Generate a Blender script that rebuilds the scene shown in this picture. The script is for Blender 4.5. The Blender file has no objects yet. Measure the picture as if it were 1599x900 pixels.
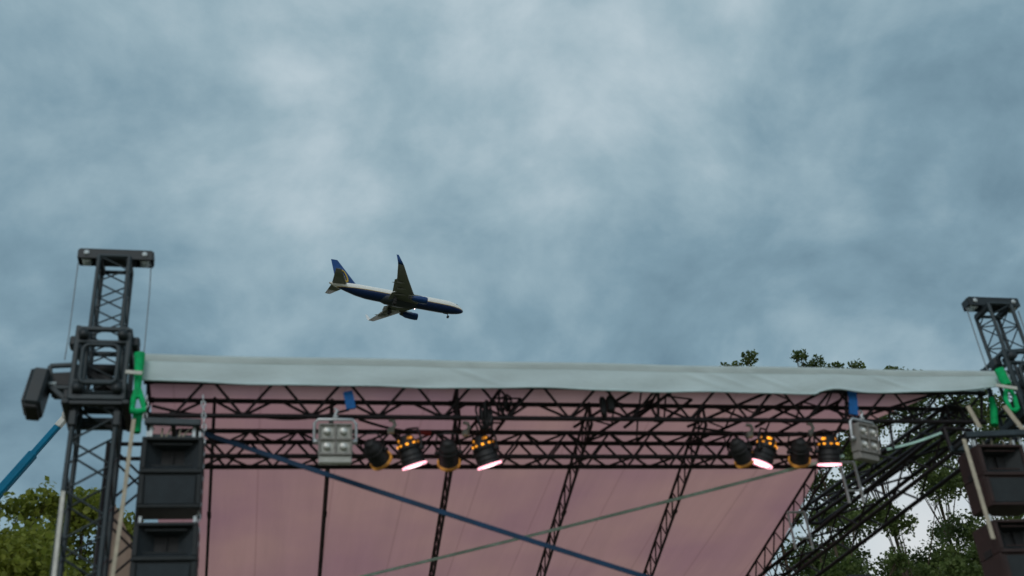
import bpy, math, random
from mathutils import Vector, Matrix, Quaternion

random.seed(11)
scene = bpy.context.scene
col = scene.collection
R = math.radians

# ------------------------------------------------------------------ camera
F = 1862.0                      # focal length in pixels of the 1599 px wide photograph
PX, PY_ = 799.5, 450.0
vz = Vector((-290.0, -2859.0, F)).normalized()
vx = Vector((9000.0, (-290.0 * 9000.0 + F * F) / 2859.0, F)).normalized()
vy = vz.cross(vx)
CAM = Vector((0.0, 0.0, 1.7))


def ray(px, py):
    d = Vector((px - PX, py - PY_, F))
    return Vector((d.dot(vx), d.dot(vy), d.dot(vz)))


def at(px, py, Y):              # point of the place seen at this pixel, at depth Y
    d = ray(px, py)
    return CAM + d * (Y / d.y)


def atz(px, py, Z):             # same, on the level Z
    d = ray(px, py)
    return CAM + d * ((Z - CAM.z) / d.z)


cam_data = bpy.data.cameras.new("camera")
cam_data.sensor_width = 36.0
cam_data.lens = 36.0 * F / 1599.0
cam_data.clip_start = 0.1
cam_data.clip_end = 20000.0
cam_data.dof.use_dof = True
cam_data.dof.focus_distance = 330.0
cam_data.dof.aperture_fstop = 1.2
cam = bpy.data.objects.new("camera", cam_data)
col.objects.link(cam)
right = Vector((vx.x, vy.x, vz.x))
up = -Vector((vx.y, vy.y, vz.y))
back = -Vector((vx.z, vy.z, vz.z))
cam.matrix_world = Matrix(((right.x, up.x, back.x, CAM.x), (right.y, up.y, back.y, CAM.y),
                           (right.z, up.z, back.z, CAM.z), (0, 0, 0, 1)))
scene.camera = cam

# ------------------------------------------------------------------ exposure
vs = scene.view_settings
vs.view_transform = 'Standard'
vs.look = 'None'
vs.gamma = 1.0
vs.exposure = 0.0
vs.use_curve_mapping = False

# ------------------------------------------------------------------ world
SUN_EL, SUN_ROT = 34.0, 205.0        # the veiled sun stands behind the camera, a little to the left
world = bpy.data.worlds.new("World")
scene.world = world
world.use_nodes = True
nt = world.node_tree
nt.nodes.clear()


def N(tree, t, **kw):
    n = tree.nodes.new(t)
    for k, v in kw.items():
        if k.startswith('i_'):
            n.inputs[k[2:].replace('_', ' ')].default_value = v
        else:
            setattr(n, k, v)
    return n


def math_node(tree, op, a, b=None, c=None, clamp=False):
    n = tree.nodes.new('ShaderNodeMath')
    n.operation = op
    n.use_clamp = clamp
    for i, v in enumerate((a, b, c)):
        if v is None:
            continue
        if isinstance(v, (int, float)):
            n.inputs[i].default_value = v
        else:
            tree.links.new(v, n.inputs[i])
    return n.outputs[0]


def build_world():
    L = nt.links.new
    out = N(nt, 'ShaderNodeOutputWorld')
    sky = N(nt, 'ShaderNodeTexSky')
    sky.sky_type = 'NISHITA'
    sky.sun_disc = False
    sky.sun_elevation = R(SUN_EL)
    sky.sun_rotation = R(SUN_ROT)
    bg1 = N(nt, 'ShaderNodeBackground')
    bg1.inputs['Strength'].default_value = 0.08
    L(sky.outputs[0], bg1.inputs['Color'])
    geo = N(nt, 'ShaderNodeTexCoord')
    vec = geo.outputs['Generated']
    sep = N(nt, 'ShaderNodeSeparateXYZ')
    L(vec, sep.inputs[0])
    z = math_node(nt, 'ADD', math_node(nt, 'MAXIMUM', sep.outputs['Z'], 0.0), 0.55)
    u = math_node(nt, 'DIVIDE', sep.outputs['X'], z)
    v = math_node(nt, 'DIVIDE', sep.outputs['Y'], z)
    cmb = N(nt, 'ShaderNodeCombineXYZ')
    L(u, cmb.inputs[0]); L(v, cmb.inputs[1])
    cmb.inputs[2].default_value = 3.7

    def noise(scale, detail, rough, dist=0.0, lac=2.0, shift=None):
        n = N(nt, 'ShaderNodeTexNoise')
        n.inputs['Scale'].default_value = scale
        n.inputs['Detail'].default_value = detail
        n.inputs['Roughness'].default_value = rough
        n.inputs['Distortion'].default_value = dist
        n.inputs['Lacunarity'].default_value = lac
        if shift:
            sh = N(nt, 'ShaderNodeVectorMath')
            sh.operation = 'ADD'
            L(cmb.outputs[0], sh.inputs[0])
            sh.inputs[1].default_value = shift
            L(sh.outputs[0], n.inputs['Vector'])
        else:
            L(cmb.outputs[0], n.inputs['Vector'])
        return n.outputs['Fac']
    big = noise(2.4, 3.0, 0.5, 0.3)
    mid = noise(5.4, 8.0, 0.60, 0.15)
    # light grazes the undersides of the billows from one side
    relief = math_node(nt, 'SUBTRACT', noise(7.5, 7.0, 0.55, 0.2), noise(7.5, 7.0, 0.55, 0.2, 2.0, (0.020, -0.030, 0.0)))
    fine = noise(17.0, 6.0, 0.55, 0.3)
    # rounded billows: smooth cells in slightly warped coordinates
    wn = N(nt, 'ShaderNodeTexNoise')
    wn.inputs['Scale'].default_value = 8.0
    wn.inputs['Detail'].default_value = 5.0
    L(cmb.outputs[0], wn.inputs['Vector'])
    wv = N(nt, 'ShaderNodeVectorMath')
    wv.operation = 'MULTIPLY_ADD'
    L(wn.outputs['Color'], wv.inputs[0])
    wv.inputs[1].default_value = (0.17, 0.17, 0.17)
    L(cmb.outputs[0], wv.inputs[2])
    vo = N(nt, 'ShaderNodeTexVoronoi')
    vo.feature = 'SMOOTH_F1'
    vo.inputs['Scale'].default_value = 7.5
    vo.inputs['Smoothness'].default_value = 0.45
    vo.inputs['Detail'].default_value = 2.0
    vo.inputs['Roughness'].default_value = 0.45
    L(wv.outputs[0], vo.inputs['Vector'])
    puff = vo.outputs['Distance']
    s = math_node(nt, 'ADD', math_node(nt, 'MULTIPLY', math_node(nt, 'SUBTRACT', big, 0.5), 0.9),
                  math_node(nt, 'MULTIPLY', math_node(nt, 'SUBTRACT', mid, 0.5), 0.30))
    s = math_node(nt, 'ADD', s, math_node(nt, 'MULTIPLY', math_node(nt, 'SUBTRACT', fine, 0.5), 0.16))
    s = math_node(nt, 'ADD', s, math_node(nt, 'MULTIPLY', math_node(nt, 'SUBTRACT', 0.40, puff), 0.30))
    s = math_node(nt, 'ADD', s, math_node(nt, 'MULTIPLY', relief, 1.25))
    # where the cloud deck is thin it lets more light through: broad bright places in the sky
    for px, py, width, amp in ((560, 60, 0.17, 0.20), (930, 215, 0.10, 0.14), (330, 190, 0.16, 0.12),
                               (1300, 250, 0.10, 0.10), (1500, 480, 0.2, -0.12), (60, 560, 0.2, -0.06), (20, 40, 0.13, -0.12), (1560, 60, 0.15, -0.10), (1440, 800, 0.115, 1.0), (1445, 870, 0.075, 0.0)):
        d = ray(px, py).normalized()
        dt = N(nt, 'ShaderNodeVectorMath')
        dt.operation = 'DOT_PRODUCT'
        nrm = N(nt, 'ShaderNodeVectorMath')
        nrm.operation = 'NORMALIZE'
        L(vec, nrm.inputs[0])
        L(nrm.outputs[0], dt.inputs[0])
        dt.inputs[1].default_value = d
        q = math_node(nt, 'DIVIDE', math_node(nt, 'SUBTRACT', dt.outputs['Value'], 1.0), width * width / 2)
        lobe = math_node(nt, 'EXPONENT', q)
        s = math_node(nt, 'ADD', s, math_node(nt, 'MULTIPLY', lobe, amp))
    # the deck is thinner and brighter overhead, heavier towards the lower sky
    lift = N(nt, 'ShaderNodeMapRange')
    lift.interpolation_type = 'SMOOTHSTEP'
    lift.inputs['From Min'].default_value = 0.44
    lift.inputs['From Max'].default_value = 0.70
    lift.inputs['To Min'].default_value = -0.15
    lift.inputs['To Max'].default_value = 0.13
    L(sep.outputs['Z'], lift.inputs['Value'])
    s = math_node(nt, 'ADD', s, lift.outputs[0])
    s = math_node(nt, 'ADD', s, 0.59)
    ramp = N(nt, 'ShaderNodeValToRGB')
    e = ramp.color_ramp.elements
    e[0].position = 0.0; e[0].color = (0.142, 0.237, 0.302, 1)
    e[1].position = 1.0; e[1].color = (0.50, 0.612, 0.670, 1)
    for p, c in ((0.35, (0.218, 0.341, 0.415, 1)), (0.65, (0.328, 0.458, 0.525, 1))):
        k = e.new(p); k.color = c
    L(s, ramp.inputs[0])
    # paler, brighter strip of sky low over the horizon
    hz = math_node(nt, 'SUBTRACT', 1.0, math_node(nt, 'DIVIDE', math_node(nt, 'MAXIMUM', sep.outputs['Z'], 0.0), 0.36), clamp=True)
    hz = math_node(nt, 'MULTIPLY', hz, 1.4, clamp=True)
    hz = math_node(nt, 'MAXIMUM', hz, lobe)      # a gap in the deck low on the right
    mixc = N(nt, 'ShaderNodeMix')
    mixc.data_type = 'RGBA'
    L(hz, mixc.inputs['Factor'])
    L(ramp.outputs[0], mixc.inputs[6])
    mixc.inputs[7].default_value = (0.72, 0.75, 0.76, 1)
    bg2 = N(nt, 'ShaderNodeBackground')
    L(mixc.outputs[2], bg2.inputs['Color'])
    bg2.inputs['Strength'].default_value = 1.0
    mx = N(nt, 'ShaderNodeMixShader')
    mx.inputs[0].default_value = 0.92
    L(bg1.outputs[0], mx.inputs[1])
    L(bg2.outputs[0], mx.inputs[2])
    L(mx.outputs[0], out.inputs['Surface'])


build_world()

# ------------------------------------------------------------------ sun (overcast)
sun_d = bpy.data.lights.new("sun", 'SUN')
sun_d.energy = 0.75
sun_d.angle = R(25)
sun_d.color = (1.0, 0.97, 0.93)
sun = bpy.data.objects.new("sun", sun_d)
col.objects.link(sun)
az = R(SUN_ROT)
sdir = Vector((math.sin(az) * math.cos(R(SUN_EL)), math.cos(az) * math.cos(R(SUN_EL)), math.sin(R(SUN_EL))))
sun.rotation_euler = sdir.to_track_quat('Z', 'Y').to_euler()
sun.location = sdir * 60

# ------------------------------------------------------------------ materials


def mat(name, base, rough=0.6, metal=0.0, var=0.25, scale=6.0, spec=0.5, bump=0.0, bump_scale=40.0, base2=None):
    m = bpy.data.materials.new(name)
    m.use_nodes = True
    t = m.node_tree
    b = t.nodes['Principled BSDF']
    tc = N(t, 'ShaderNodeTexCoord')
    n = N(t, 'ShaderNodeTexNoise')
    n.inputs['Scale'].default_value = scale
    n.inputs['Detail'].default_value = 6.0
    n.inputs['Roughness'].default_value = 0.65
    t.links.new(tc.outputs['Object'], n.inputs['Vector'])
    r = N(t, 'ShaderNodeValToRGB')
    r.color_ramp.elements[0].position = 0.3
    r.color_ramp.elements[1].position = 0.7
    c2 = base2 or base
    r.color_ramp.elements[0].color = (*[max(0, c * (1 - var)) for c in base], 1)
    r.color_ramp.elements[1].color = (*[min(1, c * (1 + var)) for c in c2], 1)
    t.links.new(n.outputs['Fac'], r.inputs[0])
    t.links.new(r.outputs[0], b.inputs['Base Color'])
    b.inputs['Metallic'].default_value = metal
    b.inputs['Specular IOR Level'].default_value = spec
    rr = math_node(t, 'ADD', math_node(t, 'MULTIPLY', n.outputs['Fac'], 0.25), rough - 0.12, clamp=True)
    t.links.new(rr, b.inputs['Roughness'])
    if bump:
        n2 = N(t, 'ShaderNodeTexNoise')
        n2.inputs['Scale'].default_value = bump_scale
        n2.inputs['Detail'].default_value = 4.0
        t.links.new(tc.outputs['Object'], n2.inputs['Vector'])
        bp = N(t, 'ShaderNodeBump')
        bp.inputs['Strength'].default_value = bump
        bp.inputs['Distance'].default_value = 0.02
        t.links.new(n2.outputs['Fac'], bp.inputs['Height'])
        t.links.new(bp.outputs[0], b.inputs['Normal'])
    return m


def emit(name, color, strength, uneven=0.0):
    m = bpy.data.materials.new(name)
    m.use_nodes = True
    b = m.node_tree.nodes['Principled BSDF']
    b.inputs['Base Color'].default_value = (*[c * 0.5 for c in color], 1)
    b.inputs['Emission Color'].default_value = (*color, 1)
    b.inputs['Emission Strength'].default_value = strength
    if uneven:
        t = m.node_tree
        tc = N(t, 'ShaderNodeTexCoord')
        n = N(t, 'ShaderNodeTexNoise')
        n.inputs['Scale'].default_value = uneven
        t.links.new(tc.outputs['Object'], n.inputs['Vector'])
        mr = N(t, 'ShaderNodeMapRange')
        mr.inputs['From Min'].default_value = 0.38
        mr.inputs['From Max'].default_value = 0.66
        mr.inputs['To Min'].default_value = strength * 0.12
        mr.inputs['To Max'].default_value = strength * 1.3
        t.links.new(n.outputs['Fac'], mr.inputs['Value'])
        t.links.new(mr.outputs[0], b.inputs['Emission Strength'])
    return m


def fabric(name, base, trans, tcol, var=0.12, stage_light_tint=None, scale=(3.0, 0.5, 1.0), rough=0.7, wrinkle=0.25, seam=0.0):
    """thin tarpaulin: part of the daylight comes through it"""
    m = bpy.data.materials.new(name)
    m.use_nodes = True
    t = m.node_tree
    t.nodes.clear()
    o = N(t, 'ShaderNodeOutputMaterial')
    tc = N(t, 'ShaderNodeTexCoord')
    mp = N(t, 'ShaderNodeMapping')
    mp.inputs['Scale'].default_value = scale
    t.links.new(tc.outputs['Object'], mp.inputs['Vector'])
    n = N(t, 'ShaderNodeTexNoise')
    n.inputs['Scale'].default_value = 1.0
    n.inputs['Detail'].default_value = 6.0
    n.inputs['Roughness'].default_value = 0.6
    t.links.new(mp.outputs[0], n.inputs['Vector'])

    def ramp(c):
        r = N(t, 'ShaderNodeValToRGB')
        r.color_ramp.elements[0].position = 0.3
        r.color_ramp.elements[1].position = 0.7
        r.color_ramp.elements[0].color = (*[x * (1 - var) for x in c], 1)
        r.color_ramp.elements[1].color = (*[min(1, x * (1 + var)) for x in c], 1)
        t.links.new(n.outputs['Fac'], r.inputs[0])
        return r.outputs[0]
    d = N(t, 'ShaderNodeBsdfPrincipled')
    d.inputs['Roughness'].default_value = rough
    d.inputs['Specular IOR Level'].default_value = 0.3
    t.links.new(ramp(base), d.inputs['Base Color'])
    tr = N(t, 'ShaderNodeBsdfTranslucent')
    tsock = ramp(tcol)
    if stage_light_tint:  # broad patches of a second tint imitate coloured stage light in the sheet
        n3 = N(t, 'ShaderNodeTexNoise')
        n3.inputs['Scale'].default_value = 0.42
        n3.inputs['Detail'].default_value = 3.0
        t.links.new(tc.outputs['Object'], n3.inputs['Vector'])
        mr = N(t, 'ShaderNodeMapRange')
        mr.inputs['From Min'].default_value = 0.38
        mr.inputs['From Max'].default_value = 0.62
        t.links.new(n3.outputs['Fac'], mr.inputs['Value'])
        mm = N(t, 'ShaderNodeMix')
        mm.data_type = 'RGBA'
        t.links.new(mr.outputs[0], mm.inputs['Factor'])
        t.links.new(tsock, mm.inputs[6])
        t.links.new(ramp(stage_light_tint), mm.inputs[7])
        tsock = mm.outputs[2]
    if seam:                 # welded overlaps between the widths of tarpaulin let less light through
        sp_ = N(t, 'ShaderNodeSeparateXYZ')
        t.links.new(tc.outputs['Object'], sp_.inputs[0])
        w = math_node(t, 'FRACT', math_node(t, 'DIVIDE', math_node(t, 'ADD', sp_.outputs['X'], 20.13), seam))
        w = math_node(t, 'LESS_THAN', w, 0.03 / seam)
        ms = N(t, 'ShaderNodeMix')
        ms.data_type = 'RGBA'
        ms.blend_type = 'MULTIPLY'
        t.links.new(w, ms.inputs['Factor'])
        t.links.new(tsock, ms.inputs[6])
        ms.inputs[7].default_value = (0.88, 0.86, 0.86, 1)
        tsock = ms.outputs[2]
    t.links.new(tsock, tr.inputs['Color'])
    bp = N(t, 'ShaderNodeBump')
    bp.inputs['Strength'].default_value = wrinkle
    bp.inputs['Distance'].default_value = 0.05
    t.links.new(n.outputs['Fac'], bp.inputs['Height'])
    t.links.new(bp.outputs[0], d.inputs['Normal'])
    t.links.new(bp.outputs[0], tr.inputs['Normal'])
    mx = N(t, 'ShaderNodeMixShader')
    mx.inputs[0].default_value = trans
    t.links.new(d.outputs[0], mx.inputs[1])
    t.links.new(tr.outputs[0], mx.inputs[2])
    t.links.new(mx.outputs[0], o.inputs['Surface'])
    return m


def leaf_mat(name, a, b, trans=0.35):
    m = bpy.data.materials.new(name)
    m.use_nodes = True
    t = m.node_tree
    t.nodes.clear()
    o = N(t, 'ShaderNodeOutputMaterial')
    tc = N(t, 'ShaderNodeTexCoord')
    n = N(t, 'ShaderNodeTexNoise')
    n.inputs['Scale'].default_value = 1.1
    n.inputs['Detail'].default_value = 5.0
    n.inputs['Roughness'].default_value = 0.75
    t.links.new(tc.outputs['Object'], n.inputs['Vector'])
    r = N(t, 'ShaderNodeValToRGB')
    r.color_ramp.elements[0].position = 0.34
    r.color_ramp.elements[1].position = 0.66
    r.color_ramp.elements[0].color = (*a, 1)
    r.color_ramp.elements[1].color = (*b, 1)
    t.links.new(n.outputs['Fac'], r.inputs[0])
    d = N(t, 'ShaderNodeBsdfPrincipled')
    d.inputs['Roughness'].default_value = 0.55
    d.inputs['Specular IOR Level'].default_value = 0.3
    t.links.new(r.outputs[0], d.inputs['Base Color'])
    tr = N(t, 'ShaderNodeBsdfTranslucent')
    t.links.new(r.outputs[0], tr.inputs['Color'])
    mx = N(t, 'ShaderNodeMixShader')
    mx.inputs[0].default_value = trans
    t.links.new(d.outputs[0], mx.inputs[1])
    t.links.new(tr.outputs[0], mx.inputs[2])
    t.links.new(mx.outputs[0], o.inputs['Surface'])
    return m


M = dict(
    steel=mat('black_painted_steel', (0.022, 0.017, 0.02), 0.55, 0.0, 0.4, 9.0, 0.35),
    tower=mat('grey_painted_steel', (0.028, 0.042, 0.049), 0.5, 0.1, 0.4, 7.0),
    towerd=mat('dark_tower_steel', (0.018, 0.025, 0.029), 0.5, 0.1, 0.4, 7.0),
    black=mat('black_plastic', (0.018, 0.018, 0.020), 0.6, 0.0, 0.3, 8.0),
    cable=mat('black_rubber', (0.012, 0.012, 0.014), 0.6, 0.0, 0.3, 8.0),
    cab=mat('speaker_paint', (0.022, 0.027, 0.030), 0.62, 0.0, 0.3, 5.0, 0.4, 0.25, 90.0),
    grille=mat('speaker_grille', (0.034, 0.043, 0.050), 0.7, 0.0, 0.25, 4.0, 0.3, 0.4, 160.0),
    horn=mat('speaker_horn', (0.008, 0.008, 0.009), 0.6, 0.0, 0.2, 5.0),
    brown_cab=mat('brown_black_speaker', (0.040, 0.020, 0.018), 0.6, 0.0, 0.35, 5.0, 0.4, 0.25, 90.0),  # brown-black tone for the right speaker cabinets
    silver=mat('bare_aluminium', (0.55, 0.57, 0.58), 0.42, 0.85, 0.15, 9.0),
    galv=mat('dull_aluminium_tube', (0.62, 0.68, 0.70), 0.45, 0.1, 0.2, 9.0),
    housing=mat('light_grey_enamel', (0.60, 0.60, 0.56), 0.45, 0.0, 0.15, 6.0),
    housingd=mat('grey_enamel', (0.30, 0.28, 0.26), 0.5, 0.0, 0.15, 6.0),
    dish=mat('lamp_reflector', (0.50, 0.49, 0.46), 0.3, 0.7, 0.1, 9.0),
    bulb=mat('frosted_bulb', (0.92, 0.92, 0.88), 0.3, 0.0, 0.05, 9.0),
    green=mat('green_webbing', (0.0, 0.46, 0.14), 0.75, 0.0, 0.3, 14.0, 0.3),
    bluestrap=mat('blue_webbing', (0.012, 0.12, 0.36), 0.75, 0.0, 0.3, 10.0, 0.3),
    braceblue=mat('blue_brace_strap', (0.005, 0.042, 0.105), 0.6, 0.0, 0.3, 3.0, 0.4),
    braceteal=mat('grey_green_brace_strap', (0.50, 0.80, 0.68), 0.6, 0.0, 0.3, 3.0, 0.4),
    cream=mat('cream_webbing', (0.50, 0.44, 0.34), 0.8, 0.0, 0.2, 8.0, 0.2),
    white=mat('white_rope', (0.66, 0.64, 0.58), 0.8, 0.0, 0.2, 18.0, 0.2),
    wire=mat('steel_wire', (0.20, 0.22, 0.23), 0.5, 0.5, 0.2, 9.0),
    red=mat('red_tape', (0.35, 0.02, 0.02), 0.6, 0.0, 0.2, 9.0),
    crane=mat('crane_blue', (0.003, 0.165, 0.300), 0.6, 0.0, 0.2, 2.0, 0.15),
    craned=mat('crane_dark', (0.03, 0.03, 0.03), 0.6, 0.0, 0.3, 3.0),
    bark=mat('bark', (0.09, 0.07, 0.05), 0.9, 0.0, 0.4, 3.0, 0.1, 0.6, 12.0),
    rubber=mat('tyre_rubber', (0.02, 0.02, 0.02), 0.8, 0.0, 0.2, 3.0),
    roof=fabric('mauve_lit_roof_tarpaulin', (0.27, 0.150, 0.14), 0.74, (0.76, 0.380, 0.335), 0.045, (0.64, 0.305, 0.315), (3.4, 0.25, 0.5), 0.7, 0.4, 1.06),  # mauve and purple of the stage lamps put into the sheet colour
    valance=fabric('white_tarpaulin', (0.76, 0.90, 0.91), 0.25, (0.70, 0.84, 0.84), 0.08, None, (1.2, 1.0, 2.0), 0.6, 0.5),
    band=fabric('grey_tarpaulin_edge', (0.62, 0.70, 0.68), 0.25, (0.55, 0.62, 0.60), 0.09, None, (2.0, 1.0, 3.0), 0.6, 0.4),
    drape=fabric('beige_tarpaulin', (0.40, 0.30, 0.24), 0.35, (0.50, 0.36, 0.28), 0.2, None, (2.0, 2.0, 1.0)),
    lens_hot=emit('glowing_lamp_lens', (1.0, 0.70, 0.76), 3.2),
    lens_rim=emit('pink_glowing_rim', (1.0, 0.40, 0.48), 2.6),
    vent_hot=emit('glowing_lamp_vents', (1.0, 0.36, 0.025), 1.9, 9.0),
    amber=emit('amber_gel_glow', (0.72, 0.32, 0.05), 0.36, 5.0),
    landing=emit('landing_light', (1.0, 0.75, 0.7), 6.0),
    belly=mat('aircraft_belly_paint', (0.035, 0.045, 0.060), 0.4, 0.0, 0.12, 0.5),
    wingm=mat('aircraft_grey_paint', (0.22, 0.23, 0.20), 0.4, 0.0, 0.12, 0.5),
    fin=mat('aircraft_blue_paint', (0.006, 0.050, 0.19), 0.3, 0.0, 0.1, 0.5),
    planewhite=mat('aircraft_white_paint', (0.80, 0.80, 0.78), 0.3, 0.0, 0.05, 0.5),
    yellow=mat('aircraft_yellow_paint', (0.55, 0.38, 0.05), 0.4, 0.0, 0.1, 0.5),
    gear=mat('landing_gear_metal', (0.10, 0.10, 0.10), 0.5, 0.3, 0.2, 2.0),
    glass=mat('cockpit_glass', (0.02, 0.025, 0.03), 0.12, 0.0, 0.1, 1.0),
    leaf_dark=leaf_mat('dark_green_leaves', (0.050, 0.082, 0.026), (0.150, 0.200, 0.065), 0.45),
    leaf_mid=leaf_mat('mid_green_leaves', (0.065, 0.098, 0.026), (0.175, 0.225, 0.065), 0.45),
    leaf_olive=leaf_mat('olive_green_leaves', (0.135, 0.165, 0.024), (0.340, 0.365, 0.062), 0.45),
)


def ground_mat():
    m = bpy.data.materials.new('worn_grass')
    m.use_nodes = True
    t = m.node_tree
    b = t.nodes['Principled BSDF']
    b.inputs['Roughness'].default_value = 0.95
    tc = N(t, 'ShaderNodeTexCoord')
    n = N(t, 'ShaderNodeTexNoise')
    n.inputs['Scale'].default_value = 0.35
    n.inputs['Detail'].default_value = 10.0
    n.inputs['Roughness'].default_value = 0.7
    t.links.new(tc.outputs['Object'], n.inputs['Vector'])
    r = N(t, 'ShaderNodeValToRGB')
    r.color_ramp.elements[0].position = 0.35
    r.color_ramp.elements[0].color = (0.05, 0.07, 0.02, 1)
    r.color_ramp.elements[1].position = 0.68
    r.color_ramp.elements[1].color = (0.16, 0.13, 0.08, 1)
    t.links.new(n.outputs['Fac'], r.inputs[0])
    t.links.new(r.outputs[0], b.inputs['Base Color'])
    return m


# ------------------------------------------------------------------ mesh helpers
class MB:
    def __init__(self):
        self.v, self.f, self.s = [], [], []

    def add(self, verts, faces, smooth=False):
        o = len(self.v)
        self.v += [Vector(p) for p in verts]
        self.f += [tuple(i + o for i in f) for f in faces]
        self.s += [smooth] * len(faces)
        return self

    def tube(self, p, q, r, n=8, r2=None, caps=True):
        p, q = Vector(p), Vector(q)
        r2 = r if r2 is None else r2
        d = (q - p)
        if d.length < 1e-6:
            return self
        d.normalize()
        a = d.orthogonal().normalized()
        b = d.cross(a)
        vs_ = []
        for c, rr in ((p, r), (q, r2)):
            for i in range(n):
                t = 2 * math.pi * i / n
                vs_.append(c + a * (math.cos(t) * rr) + b * (math.sin(t) * rr))
        fs = [(i, (i + 1) % n, n + (i + 1) % n, n + i) for i in range(n)]
        self.add(vs_, fs, True)
        if caps:
            self.add(vs_, [tuple(reversed(range(n))), tuple(range(n, 2 * n))], False)
        return self

    def path(self, pts, r, n=8, radii=None):
        pts = [Vector(p) for p in pts]
        m = len(pts)
        vs_, a = [], None
        for i, p in enumerate(pts):
            d = (pts[min(i + 1, m - 1)] - pts[max(i - 1, 0)]).normalized()
            if a is None:
                a = d.orthogonal().normalized()
            else:
                a = (a - d * a.dot(d)).normalized()
            b = d.cross(a)
            rr = radii[i] if radii else r
            for k in range(n):
                t = 2 * math.pi * k / n
                vs_.append(p + a * (math.cos(t) * rr) + b * (math.sin(t) * rr))
        fs = []
        for i in range(m - 1):
            for k in range(n):
                fs.append((i * n + k, i * n + (k + 1) % n, (i + 1) * n + (k + 1) % n, (i + 1) * n + k))
        self.add(vs_, fs, True)
        self.add(vs_, [tuple(reversed(range(n))), tuple(range((m - 1) * n, m * n))], False)
        return self

    def box(self, c, size, ax=None, bevel=0.0):
        c = Vector(c)
        X, Y, Z = ax if ax else (Vector((1, 0, 0)), Vector((0, 1, 0)), Vector((0, 0, 1)))
        hx, hy, hz = size[0] / 2, size[1] / 2, size[2] / 2
        b = min(bevel, hx * 0.9, hy * 0.9, hz * 0.9)
        if b <= 0:
            vs_ = [c + X * (sx * hx) + Y * (sy * hy) + Z * (sz * hz) for sx in (-1, 1) for sy in (-1, 1) for sz in (-1, 1)]
            fs = [(0, 1, 3, 2), (4, 6, 7, 5), (0, 4, 5, 1), (2, 3, 7, 6), (0, 2, 6, 4), (1, 5, 7, 3)]
            return self.add(vs_, fs)
        vs_, idx = [], {}
        for sx in (-1, 1):
            for sy in (-1, 1):
                for sz in (-1, 1):
                    for k in range(3):
                        e = [hx - b, hy - b, hz - b]
                        e[k] += b
                        idx[(sx, sy, sz, k)] = len(vs_)
                        vs_.append(c + X * (sx * e[0]) + Y * (sy * e[1]) + Z * (sz * e[2]))
        I = idx
        fs = []
        q4 = ((-1, -1), (1, -1), (1, 1), (-1, 1))
        for s in (-1, 1):
            for k in range(3):
                f = []
                for a, b2 in q4:
                    t = [0, 0, 0]
                    t[k] = s; t[(k + 1) % 3] = a; t[(k + 2) % 3] = b2
                    f.append(I[(t[0], t[1], t[2], k)])
                fs.append(tuple(f if s > 0 else reversed(f)))
        for k in range(3):            # edges along axis k
            i, j = (k + 1) % 3, (k + 2) % 3
            for a in (-1, 1):
                for b2 in (-1, 1):
                    lo, hi = [0, 0, 0], [0, 0, 0]
                    lo[k], hi[k] = -1, 1
                    lo[i] = hi[i] = a; lo[j] = hi[j] = b2
                    f = [I[(*lo, i)], I[(*hi, i)], I[(*hi, j)], I[(*lo, j)]]
                    fs.append(tuple(f if a * b2 < 0 else reversed(f)))
        for sx in (-1, 1):
            for sy in (-1, 1):
                for sz in (-1, 1):
                    f = [I[(sx, sy, sz, 0)], I[(sx, sy, sz, 1)], I[(sx, sy, sz, 2)]]
                    fs.append(tuple(f if sx * sy * sz > 0 else reversed(f)))
        return self.add(vs_, fs)

    def bar(self, p, q, w, h, upv=(0, 0, 1), bevel=0.0):
        p, q = Vector(p), Vector(q)
        X = (q - p)
        l = X.length
        X.normalize()
        Y = Vector(upv).cross(X)
        if Y.length < 1e-4:
            Y = Vector((1, 0, 0)).cross(X)
        Y.normalize()
        Z = X.cross(Y)
        return self.box((p + q) / 2, (l, w, h), (X, Y, Z), bevel)

    def lathe(self, prof, n=24, origin=(0, 0, 0), axis=(0, 0, 1), smooth=True):
        """prof: (radius, distance along axis)"""
        d = Vector(axis).normalized()
        a = d.orthogonal().normalized()
        b = d.cross(a)
        o = Vector(origin)
        vs_ = []
        for r, h in prof:
            for i in range(n):
                t = 2 * math.pi * i / n
                vs_.append(o + d * h + a * (math.cos(t) * r) + b * (math.sin(t) * r))
        fs = []
        for j in range(len(prof) - 1):
            for i in range(n):
                fs.append((j * n + i, j * n + (i + 1) % n, (j + 1) * n + (i + 1) % n, (j + 1) * n + i))
        self.add(vs_, fs, smooth)
        return self

    def grid(self, fn, nu, nv, thick=None):
        vs_ = [fn(i / nu, j / nv) for j in range(nv + 1) for i in range(nu + 1)]
        fs = [(j * (nu + 1) + i, j * (nu + 1) + i + 1, (j + 1) * (nu + 1) + i + 1, (j + 1) * (nu + 1) + i)
              for j in range(nv) for i in range(nu)]
        return self.add(vs_, fs, True)

    def build(self, name, material, parent=None, local=False):
        off = Vector((0, 0, 0))
        if parent is not None and not local:
            p = parent
            while p is not None:
                off += p.location
                p = p.parent
        me = bpy.data.meshes.new(name)
        me.from_pydata([tuple(p - off) for p in self.v], [], self.f)
        me.polygons.foreach_set('use_smooth', self.s)
        me.materials.append(material)
        me.update()
        o = bpy.data.objects.new(name, me)
        col.objects.link(o)
        if parent is not None:
            o.parent = parent
        return o


def tag(o, label=None, cat=None, group=None, kind=None):
    if label: o['label'] = label
    if cat: o['category'] = cat
    if group: o['group'] = group
    if kind: o['kind'] = kind
    return o


def thing(name, label, cat, loc, group=None):
    o = bpy.data.objects.new(name, None)
    o.empty_display_size = 0.3
    col.objects.link(o)
    o.location = Vector(loc)
    return tag(o, label, cat, group)


def kids(o):
    return [c for c in bpy.data.objects if c.parent is o]


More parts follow.
